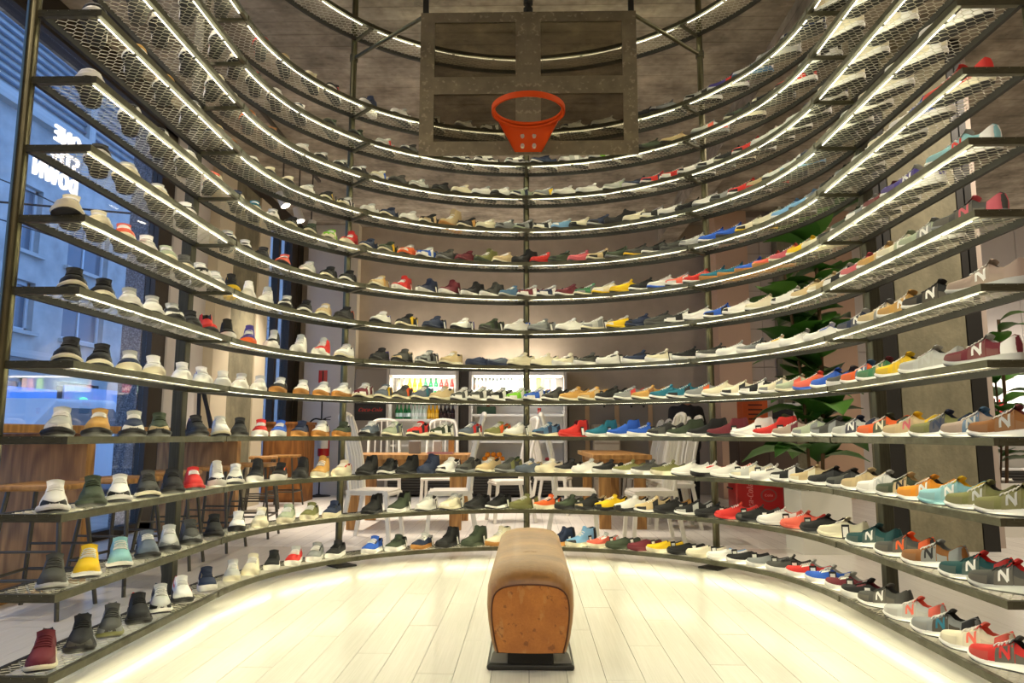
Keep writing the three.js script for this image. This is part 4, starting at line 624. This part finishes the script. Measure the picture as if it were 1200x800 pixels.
// ---------------------------------------------------------------- fire extinguisher on its stand, red cooler, boxes
{
  const red = phys({ color: 0xb5171b, roughness: 0.3, clearcoat: 0.6 });
  const t = thing('fire_extinguisher', 'red fire extinguisher hung on a black floor stand by the white pier', 'extinguisher', [-3.28, 0, -11.4]);
  mesh('cylinder', new THREE.LatheGeometry([[0, 0.62], [0.085, 0.62], [0.09, 0.635], [0.09, 1.03], [0.075, 1.09], [0.035, 1.12], [0.03, 1.15], [0, 1.15]].map(([x, y]) => new THREE.Vector2(x, y)), 20).translate(0.06, 0, 0), red, t);
  mesh('valve', join([cyl(0.022, 0.022, 0.06, 0.06, 1.15, 0, 10), bar(V(0.06, 1.21, 0), V(0.16, 1.24, 0), 0.02, 0.012), bar(V(0.06, 1.19, 0), V(0.15, 1.19, 0), 0.02, 0.012)]), M.black, t);
  mesh('hose', tube([V(0.04, 1.18, 0), V(-0.10, 1.20, 0.02), V(-0.22, 1.05, 0.03), V(-0.23, 0.82, 0.03), V(-0.14, 0.62, 0.03), V(-0.10, 0.48, 0.02)], 0.013, 30, 8), M.black, t);
  mesh('sticker', new THREE.CylinderGeometry(0.0908, 0.0908, 0.2, 16, 1, true, -1.1, 2.2).translate(0.06, 0.84, 0), M.white, t);
  mesh('stand_pole', cyl(0.012, 0.012, 1.95, -0.02, 0.02, -0.1, 10), M.black, t);
  mesh('stand_base', new THREE.LatheGeometry([[0, 0.035], [0.03, 0.035], [0.05, 0.022], [0.19, 0.01], [0.19, 0], [0, 0]].map(([x, y]) => new THREE.Vector2(x, y)), 24).translate(-0.02, 0, -0.06), M.black, t);
  mesh('sign', span(-0.09, 0.05, 1.78, 1.98, -0.105, -0.095), red, t);
  const ring = mesh('bracket', new THREE.TorusGeometry(0.094, 0.006, 6, 20).rotateX(Math.PI / 2).translate(0.06, 1.0, 0), M.black, t);

  const c = thing('drinks_cooler', 'bright red drinks cooler box with white script standing on the floor', 'cooler', [2.55, 0, -8.35], -0.05);
  mesh('body', rbox(0.52, 0.44, 0.4, 0.02, 0, 0.24, 0), red, c); mesh('lid', rbox(0.54, 0.06, 0.42, 0.02, 0, 0.49, 0), red, c);
  mesh('handle', join([rod(V(-0.28, 0.36, -0.12), V(-0.28, 0.36, 0.12), 0.01), rod(V(0.28, 0.36, -0.12), V(0.28, 0.36, 0.12), 0.01)]), M.black, c);
  for (const s of [-1, 1]) mesh('foot', span(s * 0.2 - 0.03, s * 0.2 + 0.03, 0, 0.03, -0.15, 0.15), M.black, c);
  const cv = document.createElement('canvas'); cv.width = 256; cv.height = 256; const q = cv.getContext('2d'); q.fillStyle = '#b5171b'; q.fillRect(0, 0, 256, 256); q.fillStyle = '#d98a86'; q.font = 'italic bold 48px serif'; q.textAlign = 'center'; q.save(); q.translate(70, 128); q.rotate(-Math.PI / 2); q.fillText('Coca-Cola', 0, 16); q.restore(); q.strokeStyle = '#8a4a46'; q.lineWidth = 10; q.beginPath(); q.arc(180, 96, 44, 0, 7); q.stroke(); q.font = 'bold 24px sans-serif'; q.fillText('Cola', 180, 104);
  const tx = new THREE.CanvasTexture(cv); tx.colorSpace = THREE.SRGBColorSpace; mesh('front_print', new THREE.PlaneGeometry(0.46, 0.38).translate(0, 0.25, 0.2012), std({ map: tx, roughness: 0.35 }), c);

  const ob = thing('storage_unit', 'dark brown storage unit topped by an orange lettered box', 'cabinet', [3.05, 0, -9.6]);
  mesh('carcass', rbox(0.75, 1.05, 0.45, 0.01, 0, 0.525, 0), std({ color: 0x4a3a2e, roughness: 0.6 }), ob); for (const s of [-1, 1]) { const d = mesh('door', rbox(0.36, 0.98, 0.02, 0.004, s * 0.185, 0.52, 0.236), std({ color: 0x54443a, roughness: 0.6 }), ob); mesh('handle', rod(V(s * 0.04, 0.45, 0.26), V(s * 0.04, 0.6, 0.26), 0.006), M.pipe, d); }
  const bx = thing('cardboard_box', 'orange cardboard box on the brown storage unit', 'box', [2.92, 1.0505, -9.55]);
  mesh('box_body', rbox(0.32, 0.36, 0.26, 0.004, 0, 0.18, 0), std({ color: 0xc4551f, roughness: 0.7 }), bx); for (let k = 0; k < 4; k++) mesh('printed_line', span(-0.09, 0.09, 0.1 + k * 0.06, 0.12 + k * 0.06, 0.1305, 0.1312), std({ color: 0x5b2410, roughness: 0.7 }), bx);
  const mon = thing('tablet_till', 'black tablet till on a stand beside the orange box', 'till', [3.3, 1.0505, -9.5], -0.5);
  mesh('stand', join([cyl(0.07, 0.07, 0.012, 0, 0, 0, 16), rod(V(0, 0.01, 0), V(0, 0.16, -0.02), 0.012)]), M.black, mon); mesh('screen', rbox(0.26, 0.18, 0.014, 0.006).rotateX(-0.35).translate(0, 0.2, 0), M.black, mon);
  // notice hung on the grey pier
  const nt = thing('paper_notice', 'pale paper notice hanging beside the fig leaves', 'notice', [3.98, 1.34, -10.985]); mesh('sheet', rbox(0.3, 0.2, 0.008, 0.002), M.white, nt); mesh('fixing', span(-0.02, 0.02, 0.09, 0.12, 0.004, 0.012), M.black, nt);
}
// ---------------------------------------------------------------- grey screen with coat hooks behind the long table
{
  const t = thing('coat_screen', 'grey panelled screen with wooden battens and coat hooks behind the long table', 'screen', [1.55, 0, -11.88]);
  mesh('panel', span(-0.9, 0.9, 0, 1.62, 0, 0.05), std({ color: 0x8a8379, roughness: 0.7 }), t);
  for (const x of [-0.6, -0.12, 0.42]) mesh('batten', boxUV(span(x - 0.035, x + 0.035, 0, 1.6, 0.05, 0.08)), std({ color: 0xb79a76, roughness: 0.6 }), t);
  for (const x of [-0.34, 0.1, 0.3]) mesh('hook', tube([V(x, 1.52, 0.05), V(x, 1.44, 0.09), V(x + 0.01, 1.40, 0.11), V(x + 0.02, 1.43, 0.13)], 0.009, 12, 6), M.black, t);
  const st = thing('storage_boxes', 'stack of beige storage drawers against the coat screen', 'drawers', [1.22, 0, -11.6]);
  mesh('frame', rbox(0.42, 1.12, 0.36, 0.01, 0, 0.56, 0), std({ color: 0xb4a48c, roughness: 0.7 }), st); for (let k = 0; k < 4; k++) { const d = mesh('drawer', rbox(0.38, 0.24, 0.02, 0.004, 0, 0.15 + k * 0.27, 0.186), std({ color: 0xc9bca4, roughness: 0.7 }), st); mesh('knob', new THREE.SphereGeometry(0.012, 8, 6).translate(0, 0.15 + k * 0.27, 0.204), M.dark, d); }
}
// ---------------------------------------------------------------- bar counter, stools, cabinet and platform along the shop window
{
  const t = thing('bar_counter', 'oak bar counter with a broad end panel along the shop window', 'counter', [0, 0, 0]);
  mesh('counter_top', boxUV(rbox(0.86, 0.05, 3.6, 0.006, -3.3, 0.978, -5.55)), M.oak, t);
  mesh('end_panel', boxUV(rbox(0.80, 0.95, 0.09, 0.004, -3.28, 0.476, -4.75)), M.oak, t);
  mesh('end_panel', boxUV(rbox(0.80, 0.95, 0.09, 0.004, -3.28, 0.476, -7.2)), M.oak, t);
  solo('platform_step', boxUV(rbox(0.7, 0.055, 1.5, 0.006, 0, 0.0275, 0)), M.oak, 'low oak platform step by the window end of the rack', 'step', [-3.28, 0.001, -3.7]);
  const stoolM = std({ color: 0x55524a, roughness: 0.4, metalness: 0.7 });
  const proto = new THREE.Group();
  mesh('seat', boxUV(rbox(0.34, 0.035, 0.34, 0.014, 0, 0.665, 0)), M.oak, proto);
  for (const [a, b] of [[-1, -1], [1, -1], [1, 1], [-1, 1]]) mesh('leg', rod(V(a * 0.13, 0.65, b * 0.13), V(a * 0.2, 0.001, b * 0.2), 0.012, 10), stoolM, proto);
  mesh('foot_ring', join([[-1, -1, 1, -1], [1, -1, 1, 1], [1, 1, -1, 1], [-1, 1, -1, -1]].map(([a, b, c, d]) => rod(V(a * 0.18, 0.2, b * 0.18), V(c * 0.18, 0.2, d * 0.18), 0.009))), stoolM, proto);
  for (const [a, b, c, d] of [[-1, -1, 1, -1], [1, 1, -1, 1]]) mesh('brace', rod(V(a * 0.16, 0.34, b * 0.16), V(c * 0.16, 0.34, d * 0.16), 0.007), stoolM, proto);
  [[-2.62, -3.95, 'oak-seated bar stool next to the platform step', 0.1], [-2.55, -4.55, 'oak-seated bar stool in front of the counter end panel', -0.1], [-2.6, -5.3, 'oak-seated bar stool just past the counter end panel', 0.2], [-2.62, -6.1, 'oak-seated bar stool under the middle of the counter', 0], [-2.6, -6.9, 'oak-seated bar stool at the column end of the counter', 0.1], [-3.36, -9.2, 'oak-seated bar stool by the narrow shop window', 0.3], [-3.3, -9.85, 'oak-seated bar stool before the plywood cabinet', 0]].forEach(([x, z, label, a]) => { const s = proto.clone(); s.name = numbered('bar_stool'); s.position.set(x, 0, z); s.rotation.y = a; s.userData = { label, category: 'stool', group: 'bar stools' }; scene.add(s); });
  const cb = thing('plywood_cabinet', 'tall plywood cabinet under the narrow shop window', 'cabinet', [-3.52, 0, -10.65]);
  const ply = std({ map: rep(oakMap, 0.8), color: 0xd8c0a8, roughness: 0.6 });
  mesh('carcass', boxUV(span(-0.3, 0.3, 0, 1.1, -0.25, 0.25)), ply, cb); mesh('cabinet_top', boxUV(rbox(0.64, 0.035, 0.54, 0.004, 0, 1.12, 0)), ply, cb); mesh('door', boxUV(rbox(0.56, 1.0, 0.018, 0.003, 0, 0.54, 0.26)), ply, cb);
  // folded easel leaning by the window frame
  const ez = thing('folding_easel', 'dark folded easel leaning beside the window frame', 'easel', [-3.45, 0, -7.75]);
  mesh('leg', bar(V(-0.12, 1.52, -0.02), V(0.22, 0.55, 0.05), 0.03, 0.03), M.dark, ez); mesh('leg', bar(V(-0.12, 1.52, 0.0), V(-0.02, 0, 0.12), 0.03, 0.03), M.dark, ez); mesh('leg', bar(V(-0.10, 1.5, -0.03), V(0.26, 0, -0.05), 0.03, 0.03), M.dark, ez); mesh('crossbar', bar(V(0.0, 0.75, 0.06), V(0.14, 0.75, 0.02), 0.02, 0.03), M.dark, ez);
  // wiring loop on the rack's window-column post
}
// ---------------------------------------------------------------- the person, standing behind the long table, looking down at a phone
{
  const X = 2.1, Z = -9.75;
  const cap = (p, a, b, ra, rb) => { const ab = V(b[0] - a[0], b[1] - a[1], b[2] - a[2]), ap = V(p[0] - a[0], p[1] - a[1], p[2] - a[2]), h = clamp(ap.dot(ab) / Math.max(1e-9, ab.lengthSq())); return ap.addScaledVector(ab, -h).length() - lerp(ra, rb, h); };
  const smin = (a, b, k) => { const h = clamp(0.5 + 0.5 * (b - a) / k); return lerp(b, a, h) - k * h * (1 - h); };
  function field(bones, lo, hi, cell, k = 0.03) {
    const size = Math.max(hi[0] - lo[0], hi[1] - lo[1], hi[2] - lo[2]), n = Math.ceil(size / cell), mc = new MarchingCubes(n, new THREE.MeshStandardMaterial(), false, false, 60000), half = n / 2;
    mc.isolation = 0; const c = lo.map((v, i) => (v + hi[i]) / 2);
    for (let z = 0; z < n; z++) for (let y = 0; y < n; y++) for (let x = 0; x < n; x++) {
      const p = [c[0] + (x - half) / half * size / 2, c[1] + (y - half) / half * size / 2, c[2] + (z - half) / half * size / 2]; let d = 9;
      if (p[0] >= lo[0] && p[0] <= hi[0] && p[1] >= lo[1] && p[1] <= hi[1] && p[2] >= lo[2] && p[2] <= hi[2]) for (const [a, b, ra, rb] of bones) d = smin(d, cap(p, a, b, ra, rb), k);
      mc.field[x + y * n + z * n * n] = -d;
    }
    mc.update(); const g = new THREE.BufferGeometry(), m = mc.count;
    g.setAttribute('position', new THREE.BufferAttribute(mc.positionArray.slice(0, m * 3), 3)); g.setAttribute('normal', new THREE.BufferAttribute(mc.normalArray.slice(0, m * 3), 3));
    g.scale(size / 2, size / 2, size / 2).translate(...c); return g;
  }
  const person = thing('person', 'person in black jacket and trousers looking down at a phone behind the long table', 'person', [X, 0, Z], 0.1); person.scale.setScalar(0.90);
  const sk = [];
  const S = (s) => ({ sh: [s * 0.19, 1.42, 0], el: [s * 0.24, 1.14, 0.06], wr: [s * 0.06, 1.10, 0.26], hip: [s * 0.09, 0.92, 0], kn: [s * 0.10, 0.50, 0.03], an: [s * 0.11, 0.09, -0.01], toe: [s * 0.13, 0.04, 0.14] });
  for (const s of [-1, 1]) { const j = S(s); sk.push([j.sh, j.el, 0.045, 0.036], [j.el, j.wr, 0.036, 0.026], [j.hip, j.kn, 0.07, 0.05], [j.kn, j.an, 0.048, 0.035], [j.an, j.toe, 0.035, 0.025]); }
  sk.push([[0, 0.95, 0], [0, 1.38, 0], 0.12, 0.13], [[-0.14, 1.40, 0], [0.14, 1.40, 0], 0.06, 0.06], [[0, 1.42, 0.0], [0, 1.53, 0.03], 0.055, 0.052]);
  const body = field(sk, [-0.34, -0.02, -0.25], [0.34, 1.58, 0.36], 0.024, 0.04);
  const hd = [[[0, 1.60, 0.05], [0, 1.66, 0.03], 0.085, 0.088], [[0, 1.54, 0.10], [0, 1.60, 0.08], 0.045, 0.07], [[0, 1.565, 0.155], [0, 1.605, 0.142], 0.012, 0.008], [[-0.087, 1.59, 0.02], [-0.09, 1.63, 0.02], 0.012, 0.015], [[0.087, 1.59, 0.02], [0.09, 1.63, 0.02], 0.012, 0.015], [[0, 1.47, 0.02], [0, 1.55, 0.04], 0.054, 0.052]];
  const head = field(hd, [-0.14, 1.44, -0.1], [0.14, 1.78, 0.2], 0.008, 0.018);
  const hand = (s) => { const w = [s * 0.06, 1.10, 0.26], pm = [s * 0.035, 1.11, 0.34], b = [[w, pm, 0.026, 0.03], [[s * 0.03, 1.125, 0.31], [s * 0.005, 1.14, 0.35], 0.012, 0.009]]; for (let f = 0; f < 4; f++) { const k = [s * (0.055 - f * 0.014), 1.105 + f * 0.006, 0.365], m = [k[0] - s * 0.012, k[1] - 0.006, 0.385 + (f === 3 ? -0.006 : 0)], e = [m[0] - s * 0.022, m[1] + 0.012, 0.372]; b.push([pm, k, 0.012, 0.0095], [k, m, 0.0092, 0.0085], [m, e, 0.0085, 0.0075]); } return field(b, [Math.min(-0.02, s * 0.1), 1.06, 0.22], [Math.max(0.02, s * 0.1), 1.18, 0.42], 0.005, 0.008); };
  const skin = std({ color: 0xb98567, roughness: 0.6 });
  mesh('body', mergeGeometries([body, head, hand(-1), hand(1)]), skin, person);
  const jk = []; for (const s of [-1, 1]) { const j = S(s); jk.push([j.sh, j.el, 0.072, 0.062], [j.el, [lerp(j.el[0], j.wr[0], 0.92), lerp(j.el[1], j.wr[1], 0.92), lerp(j.el[2], j.wr[2], 0.92)], 0.06, 0.045]); }
  jk.push([[0, 0.90, 0], [0, 1.34, 0], 0.185, 0.18], [[-0.09, 0.92, 0], [-0.12, 1.38, 0], 0.12, 0.10], [[0.09, 0.92, 0], [0.12, 1.38, 0], 0.12, 0.10], [[0, 1.42, 0], [0, 1.475, 0.015], 0.08, 0.072]);
  mesh('jacket', field(jk, [-0.36, 0.74, -0.24], [0.36, 1.56, 0.32], 0.018, 0.04), std({ color: 0x1b1b1d, roughness: 0.85 }), person);
  const tr = []; for (const s of [-1, 1]) { const j = S(s); tr.push([j.hip, j.kn, 0.098, 0.075], [j.kn, [j.an[0], 0.10, j.an[2]], 0.074, 0.062]); } tr.push([[-0.07, 0.93, 0], [0.07, 0.93, 0], 0.12, 0.12]);
  mesh('trousers', field(tr, [-0.26, 0.05, -0.18], [0.26, 1.08, 0.18], 0.018, 0.03), std({ color: 0x17171a, roughness: 0.9 }), person);
  for (const s of [-1, 1]) { const j = S(s); mesh('shoe', field([[[j.an[0], 0.06, -0.05], [j.toe[0], 0.045, 0.15], 0.055, 0.044]], [j.an[0] - 0.09, -0.002, -0.13], [j.an[0] + 0.11, 0.14, 0.23], 0.012, 0.01).translate(0, 0.002, 0), std({ color: 0x2a2a2a, roughness: 0.7 }), person); }
  const hair = field([[[0, 1.66, 0.01], [0, 1.69, 0.02], 0.098, 0.085], [[-0.06, 1.58, -0.03], [0.06, 1.58, -0.03], 0.05, 0.05]], [-0.14, 1.5, -0.12], [0.14, 1.8, 0.075], 0.012, 0.02);
  mesh('hair', hair, std({ color: 0x2a1c14, roughness: 0.8 }), person);
  for (const s of [-1, 1]) mesh('eye', new THREE.SphereGeometry(0.009, 8, 6).translate(s * 0.032, 1.612, 0.118), M.black, person);
  mesh('mouth', rbox(0.04, 0.007, 0.006, 0.002, 0, 1.528, 0.139), std({ color: 0x8a4a42, roughness: 0.6 }), person);
  const ph = thing('mobile_phone', 'dark mobile phone held in both hands of the person', 'phone', [X + 0.034, 1.022, Z + 0.338], 0.1); mesh('case', rbox(0.07, 0.14, 0.009, 0.004).rotateX(-0.9), M.black, ph); mesh('display', rbox(0.062, 0.128, 0.002, 0.001).rotateX(-0.9).translate(0, 0.004, -0.0045), std({ color: 0x30343c, roughness: 0.1 }), ph);
}
// ---------------------------------------------------------------- lamps of the room outside the rack
{
  const bodyM = std({ color: 0x4a443c, roughness: 0.6 }), lensM = std({ color: 0xffffff, emissive: new THREE.Color().setRGB(1, 0.9, 0.74), emissiveIntensity: 5 });
  const lamp = (x, z, label, w = 0.20, k = 1, dp = 0.22) => {
    const t = thing('ceiling_lamp', label, 'lamp', [x, ROOM.top, z], 0, 'round ceiling lamps');
    mesh('housing', new THREE.LatheGeometry([[w * 0.62, -dp], [w * 0.66, -dp], [w * 0.66, 0], [w * 0.62, 0], [w * 0.62, -dp]].map(([x, y]) => new THREE.Vector2(x, y)), 24), bodyM, t); mesh('lens', cyl(w * 0.56, w * 0.56, 0.008, 0, -0.02, 0, 20), lensM, t);
    const l = new THREE.RectAreaLight(ROOM_COLOUR, ROOM_LAMP * k, w, w); l.position.set(0, -0.03, 0); t.add(l); l.lookAt(x, 0, z);
  };
  lamp(0, -7.0, 'round ceiling lamp just behind the backboard', 0.17, 2); lamp(0, -8.1, 'round ceiling lamp between the oak tables', 0.17, 1.9); lamp(5.6, -9.2, 'round ceiling lamp over the small oak table', 0.17, 1); lamp(7.6, -9.4, 'round ceiling lamp before the bottle fridge past the pillar', 0.17, 1); lamp(4.6, -5.2, 'round ceiling lamp beside the concrete pillar', 0.17, 2.2, 0.035); lamp(3.6, -3.6, 'round ceiling lamp outside the open end of the rack', 0.17, 0.8, 0.035); lamp(-2.9, -3.2, 'round ceiling lamp over the platform step', 0.17, 1.2, 0.035); lamp(-1.1, 1.2, 'round ceiling lamp before the rack mouth on the window side', 0.17, 1.25, 0.035); lamp(1.1, 1.2, 'round ceiling lamp before the rack mouth on the pillar side', 0.17, 1.25, 0.035);
  // track with two tilted spots
  const tk = thing('track_spotlights', 'ceiling track with tilted spotlights near the cream column', 'lamp', [-2.93, 0, -8.5]);
  mesh('track', span(-0.02, 0.02, ROOM.top - 0.03, ROOM.top, -1.2, 1.2), bodyM, tk);
  for (const [z, a] of [[0.25, 0.5], [-0.35, 0.3], [-0.9, -0.2]]) {
    const y = ROOM.top - 0.78; mesh('drop_rod', rod(V(0, ROOM.top - 0.03, z), V(0, y + 0.1, z), 0.01), bodyM, tk);
    const h = mesh('spot_head', new THREE.CylinderGeometry(0.05, 0.065, 0.18, 16).rotateZ(a), M.white, tk); h.position.set(0, y + 0.02, z);
    const d = V(Math.sin(a), -Math.cos(a), 0), lens = mesh('lens', new THREE.CylinderGeometry(0.05, 0.05, 0.006, 16).rotateZ(a), lensM, tk); lens.position.set(d.x * 0.095, y + 0.02 + d.y * 0.095, z);
    const s = new THREE.SpotLight(ROOM_COLOUR, 16, 0, 0.6, 0.6); s.castShadow = true; s.position.set(d.x * 0.11, y + 0.02 + d.y * 0.11, z); s.target.position.set(d.x * 3, y + d.y * 3, z); tk.add(s, s.target);
  }
}
// ---------------------------------------------------------------- the street at dusk
{
  const X = -12, st = struct('street', boxUV(span(-14, ROOM.left - 0.26, -0.35, -0.05, -54, 6)), std({ color: 0x6b6b6b, roughness: 0.9 }), 'dusky street outside the shop', 'street');
  struct('pavement', boxUV(span(-6.2, ROOM.left - 0.25, -0.06, -0.01, -34, 6)), M.stone, 'pavement along the shop front', 'pavement');
  // granite pier outside the window frame
  struct('column', boxUV(span(-4.32, -4.11, 0, 6, -8.4, -7.5)), M.granite, 'speckled granite pier outside the shop window', 'pier');
  const b = thing('apartment_building', 'pale stone building across the street with recessed windows and a louvred top floor', 'building', [X, 0, -19]);
  // wall built round its windows; local z runs along the street
  const cols = [[-24, -22.4], [-19, -17.4], [-13.6, -12], [-8, -6.6], [-4.4, -2.6], [-0.9, 0.9], [2.0, 2.9], [4.6, 6.2], [8, 9.6]], floors = [[0.1, 2.3], [3.4, 4.6], [5.3, 6.9]], z0 = -32, z1 = 16, topY = 8.6, wall = [];
  const ys = [0, ...floors.flat(), topY]; for (let i = 0; i < ys.length - 1; i += 2) wall.push(span(-0.3, 0, ys[i], ys[i + 1], z0, z1));
  for (const [a, c] of floors) { let z = z0; for (const [p, q] of cols) { wall.push(span(-0.3, 0, a, c, z, p)); z = q; } wall.push(span(-0.3, 0, a, c, z, z1)); }
  mesh('wall', boxUV(join(wall)), M.stone, b);
  const paneM = std({ color: 0x5d6a74, roughness: 0.12, metalness: 0.1 }), frameM = std({ color: 0xc2c4c4, roughness: 0.6 });
  for (const [a, c] of floors) for (const [p, q] of cols) { const w = mesh('window', join([span(-0.22, -0.14, a, c, p, p + 0.09), span(-0.22, -0.14, a, c, q - 0.09, q), span(-0.22, -0.14, a, a + 0.09, p, q), span(-0.22, -0.14, c - 0.09, c, p, q), span(-0.2, -0.15, a, c, (p + q) / 2 - 0.03, (p + q) / 2 + 0.03)]), frameM, b); mesh('pane', span(-0.2, -0.18, a, c, p, q), paneM, w); mesh('sill', span(-0.02, 0.12, a - 0.09, a, p - 0.12, q + 0.12), M.stone, b); }
  mesh('ledge', span(0, 0.14, 2.75, 2.95, z0, z1), M.stone, b); mesh('ledge', span(0, 0.22, topY - 0.1, topY + 0.2, z0, z1), M.stone, b);
  mesh('upper_wall', boxUV(span(-0.6, -0.1, topY + 0.2, 16, z0, z1)), M.stone, b);
  const slat = box(0.05, 0.07, 1), slatM = std({ color: 0x6f7680, roughness: 0.6 });
  for (const [p, q] of [[-9, -4.6], [-4.3, 0.2], [0.5, 5], [5.3, 10]]) for (let k = 0; k < 26; k++) { const s = mesh('louver', slat, slatM, b); s.position.set(-0.05, topY + 0.5 + k * 0.2, (p + q) / 2); s.scale.z = q - p; s.rotation.z = 0.6; }
  for (const z of [-4.45, 0.35, 5.15]) mesh('pilaster', span(-0.1, 0.06, topY + 0.2, 16, z - 0.14, z + 0.14), M.stone, b);
  // shop front opposite: backlit panels
  const sh = thing('shop_sign', 'blue advertising panel with a yellow band on the building across the street', 'sign', [X + 0.16, 0, -16.6]);
  mesh('panel', span(0, 0.06, 1.15, 2.05, -1.2, 0.9), std({ color: 0x2d6fc0, roughness: 0.4, emissive: 0x3f86d8, emissiveIntensity: 0.25 }), sh); mesh('band', span(0.06, 0.075, 1.12, 1.2, -1.2, 0.9), std({ color: 0xd8b03a, roughness: 0.5 }), sh); mesh('lower_panel', span(0, 0.05, 0.05, 1.12, -1.2, 0.9), std({ color: 0x1c3f9a, roughness: 0.4 }), sh);
  const sh2 = thing('shop_display', 'lit shop display with red and green lamps across the street', 'display', [X + 0.16, 0, -19.3]);
  mesh('panel', span(0, 0.05, 0.2, 2.2, -1.5, 1.2), std({ color: 0x9fb4d6, roughness: 0.4 }), sh2); for (const [y, z, c] of [[1.7, 1.05, 0xff3a3a], [1.8, 0.5, 0x52d08a], [1.72, -0.2, 0xff5a5a]]) mesh('lamp', new THREE.SphereGeometry(0.13, 12, 8).translate(0.12, y, z), std({ color: c, emissive: c, emissiveIntensity: 1.2 }), sh2); for (const y of [0.7, 1.35]) mesh('rail', span(0.05, 0.12, y, y + 0.1, -1.5, 1.2), M.white, sh2);
  // overhead wires and a street lamp
  for (const [y0, y1, za, zb] of [[5.6, 4.3, -13, -26], [4.9, 5.1, -13, -26]]) { const a = V(-11.99, y0, za + 6), c = V(-11.99, y1, zb - 4); solo('overhead_wire', tube([a, V(-9.4, y0 - 0.1, za), V(-9, (y0 + y1) / 2 - 0.25, (za + zb) / 2), V(-9.4, y1 - 0.1, zb), c], 0.012, 40, 5), M.black, y0 > 5.2 ? 'slack overhead wire dipping along the street' : 'level overhead wire across the building front', 'wire'); }
  const sl = thing('street_lamp', 'dark flat street lamp head on a long wall arm over the street', 'street lamp', [-6.6, 0, -13.2]);
  mesh('head', new THREE.SphereGeometry(0.3, 16, 8).scale(1, 0.22, 0.55).translate(0, 5.0, 0), std({ color: 0x2b2f36, roughness: 0.5 }), sl); mesh('arm', rod(V(0, 5.05, 0), V(-5.36, 5.5, 0.2), 0.02), M.dark, sl); mesh('wall_plate', span(-5.4, -5.36, 5.3, 5.7, 0.1, 0.3), M.dark, sl);
  // parked van
  const car = thing('parked_car', 'pale parked car at the kerb outside the window', 'car', [-7.9, -0.05, -11.3]);
  const prof = new THREE.Shape([[-2.1, 0.3], [-2.15, 0.75], [-1.95, 0.95], [-1.2, 1.02], [-0.6, 1.48], [0.9, 1.52], [1.6, 1.05], [2.05, 0.98], [2.15, 0.7], [2.1, 0.3]].map(([x, y]) => new THREE.Vector2(x, y)));
  const shell = new THREE.ExtrudeGeometry(prof, { depth: 1.55, bevelEnabled: true, bevelSize: 0.06, bevelThickness: 0.08, bevelSegments: 3 }).translate(0, 0, -0.78).rotateY(Math.PI / 2);
  mesh('shell', shell, phys({ color: 0xc9ced3, roughness: 0.3, clearcoat: 0.6 }), car);
  const side = new THREE.Shape([[-0.95, 1.06], [-0.5, 1.4], [0.82, 1.43], [1.35, 1.08]].map(([x, y]) => new THREE.Vector2(x, y)));
  for (const s of [-1, 1]) mesh('side_window', new THREE.ExtrudeGeometry(side, { depth: 0.02, bevelEnabled: false }).rotateY(Math.PI / 2).translate(s > 0 ? 0.85 : -0.88, 0, 0), std({ color: 0x1c2026, roughness: 0.08 }), car);
  for (const sx of [-1, 1]) for (const z of [-1.35, 1.35]) { const w = mesh('wheel', new THREE.TorusGeometry(0.24, 0.09, 12, 24).rotateY(Math.PI / 2).translate(sx * 0.82, 0.33, z), M.black, car); mesh('hub_cap', cyl(0.19, 0.17, 0.03, 0, 0, 0, 20).rotateZ(-sx * Math.PI / 2).translate(sx * 0.84, 0.33, z), std({ color: 0x9aa0a6, roughness: 0.35, metalness: 0.6 }), w); }
  mesh('bumper', join([rbox(1.6, 0.16, 0.12, 0.04, 0, 0.42, 2.2), rbox(1.6, 0.16, 0.12, 0.04, 0, 0.42, -2.2)]), M.dark, car);
  const shop = thing('window_sign', 'white lettered sign on the shop window, read from its back', 'sign', [ROOM.left - 0.11, 0, -5.78], -Math.PI / 2);
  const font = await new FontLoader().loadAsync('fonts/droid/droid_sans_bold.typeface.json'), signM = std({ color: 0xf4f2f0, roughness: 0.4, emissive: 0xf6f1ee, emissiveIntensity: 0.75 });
  [['ONE', 2.38], ['STEP', 2.19], ['DOWN', 2.0]].forEach(([w, y]) => { let x = -0.26; for (const ch of w) { const g = new TextGeometry(ch, { font, size: 0.135, depth: 0.02, curveSegments: 5 }); g.computeBoundingBox(); const wd = g.boundingBox.max.x - g.boundingBox.min.x; mesh('letter', g.translate(x - g.boundingBox.min.x, y + EYE + 0.08, 0), signM, shop); x += wd + 0.018; } });
}
renderer.render(scene, camera);
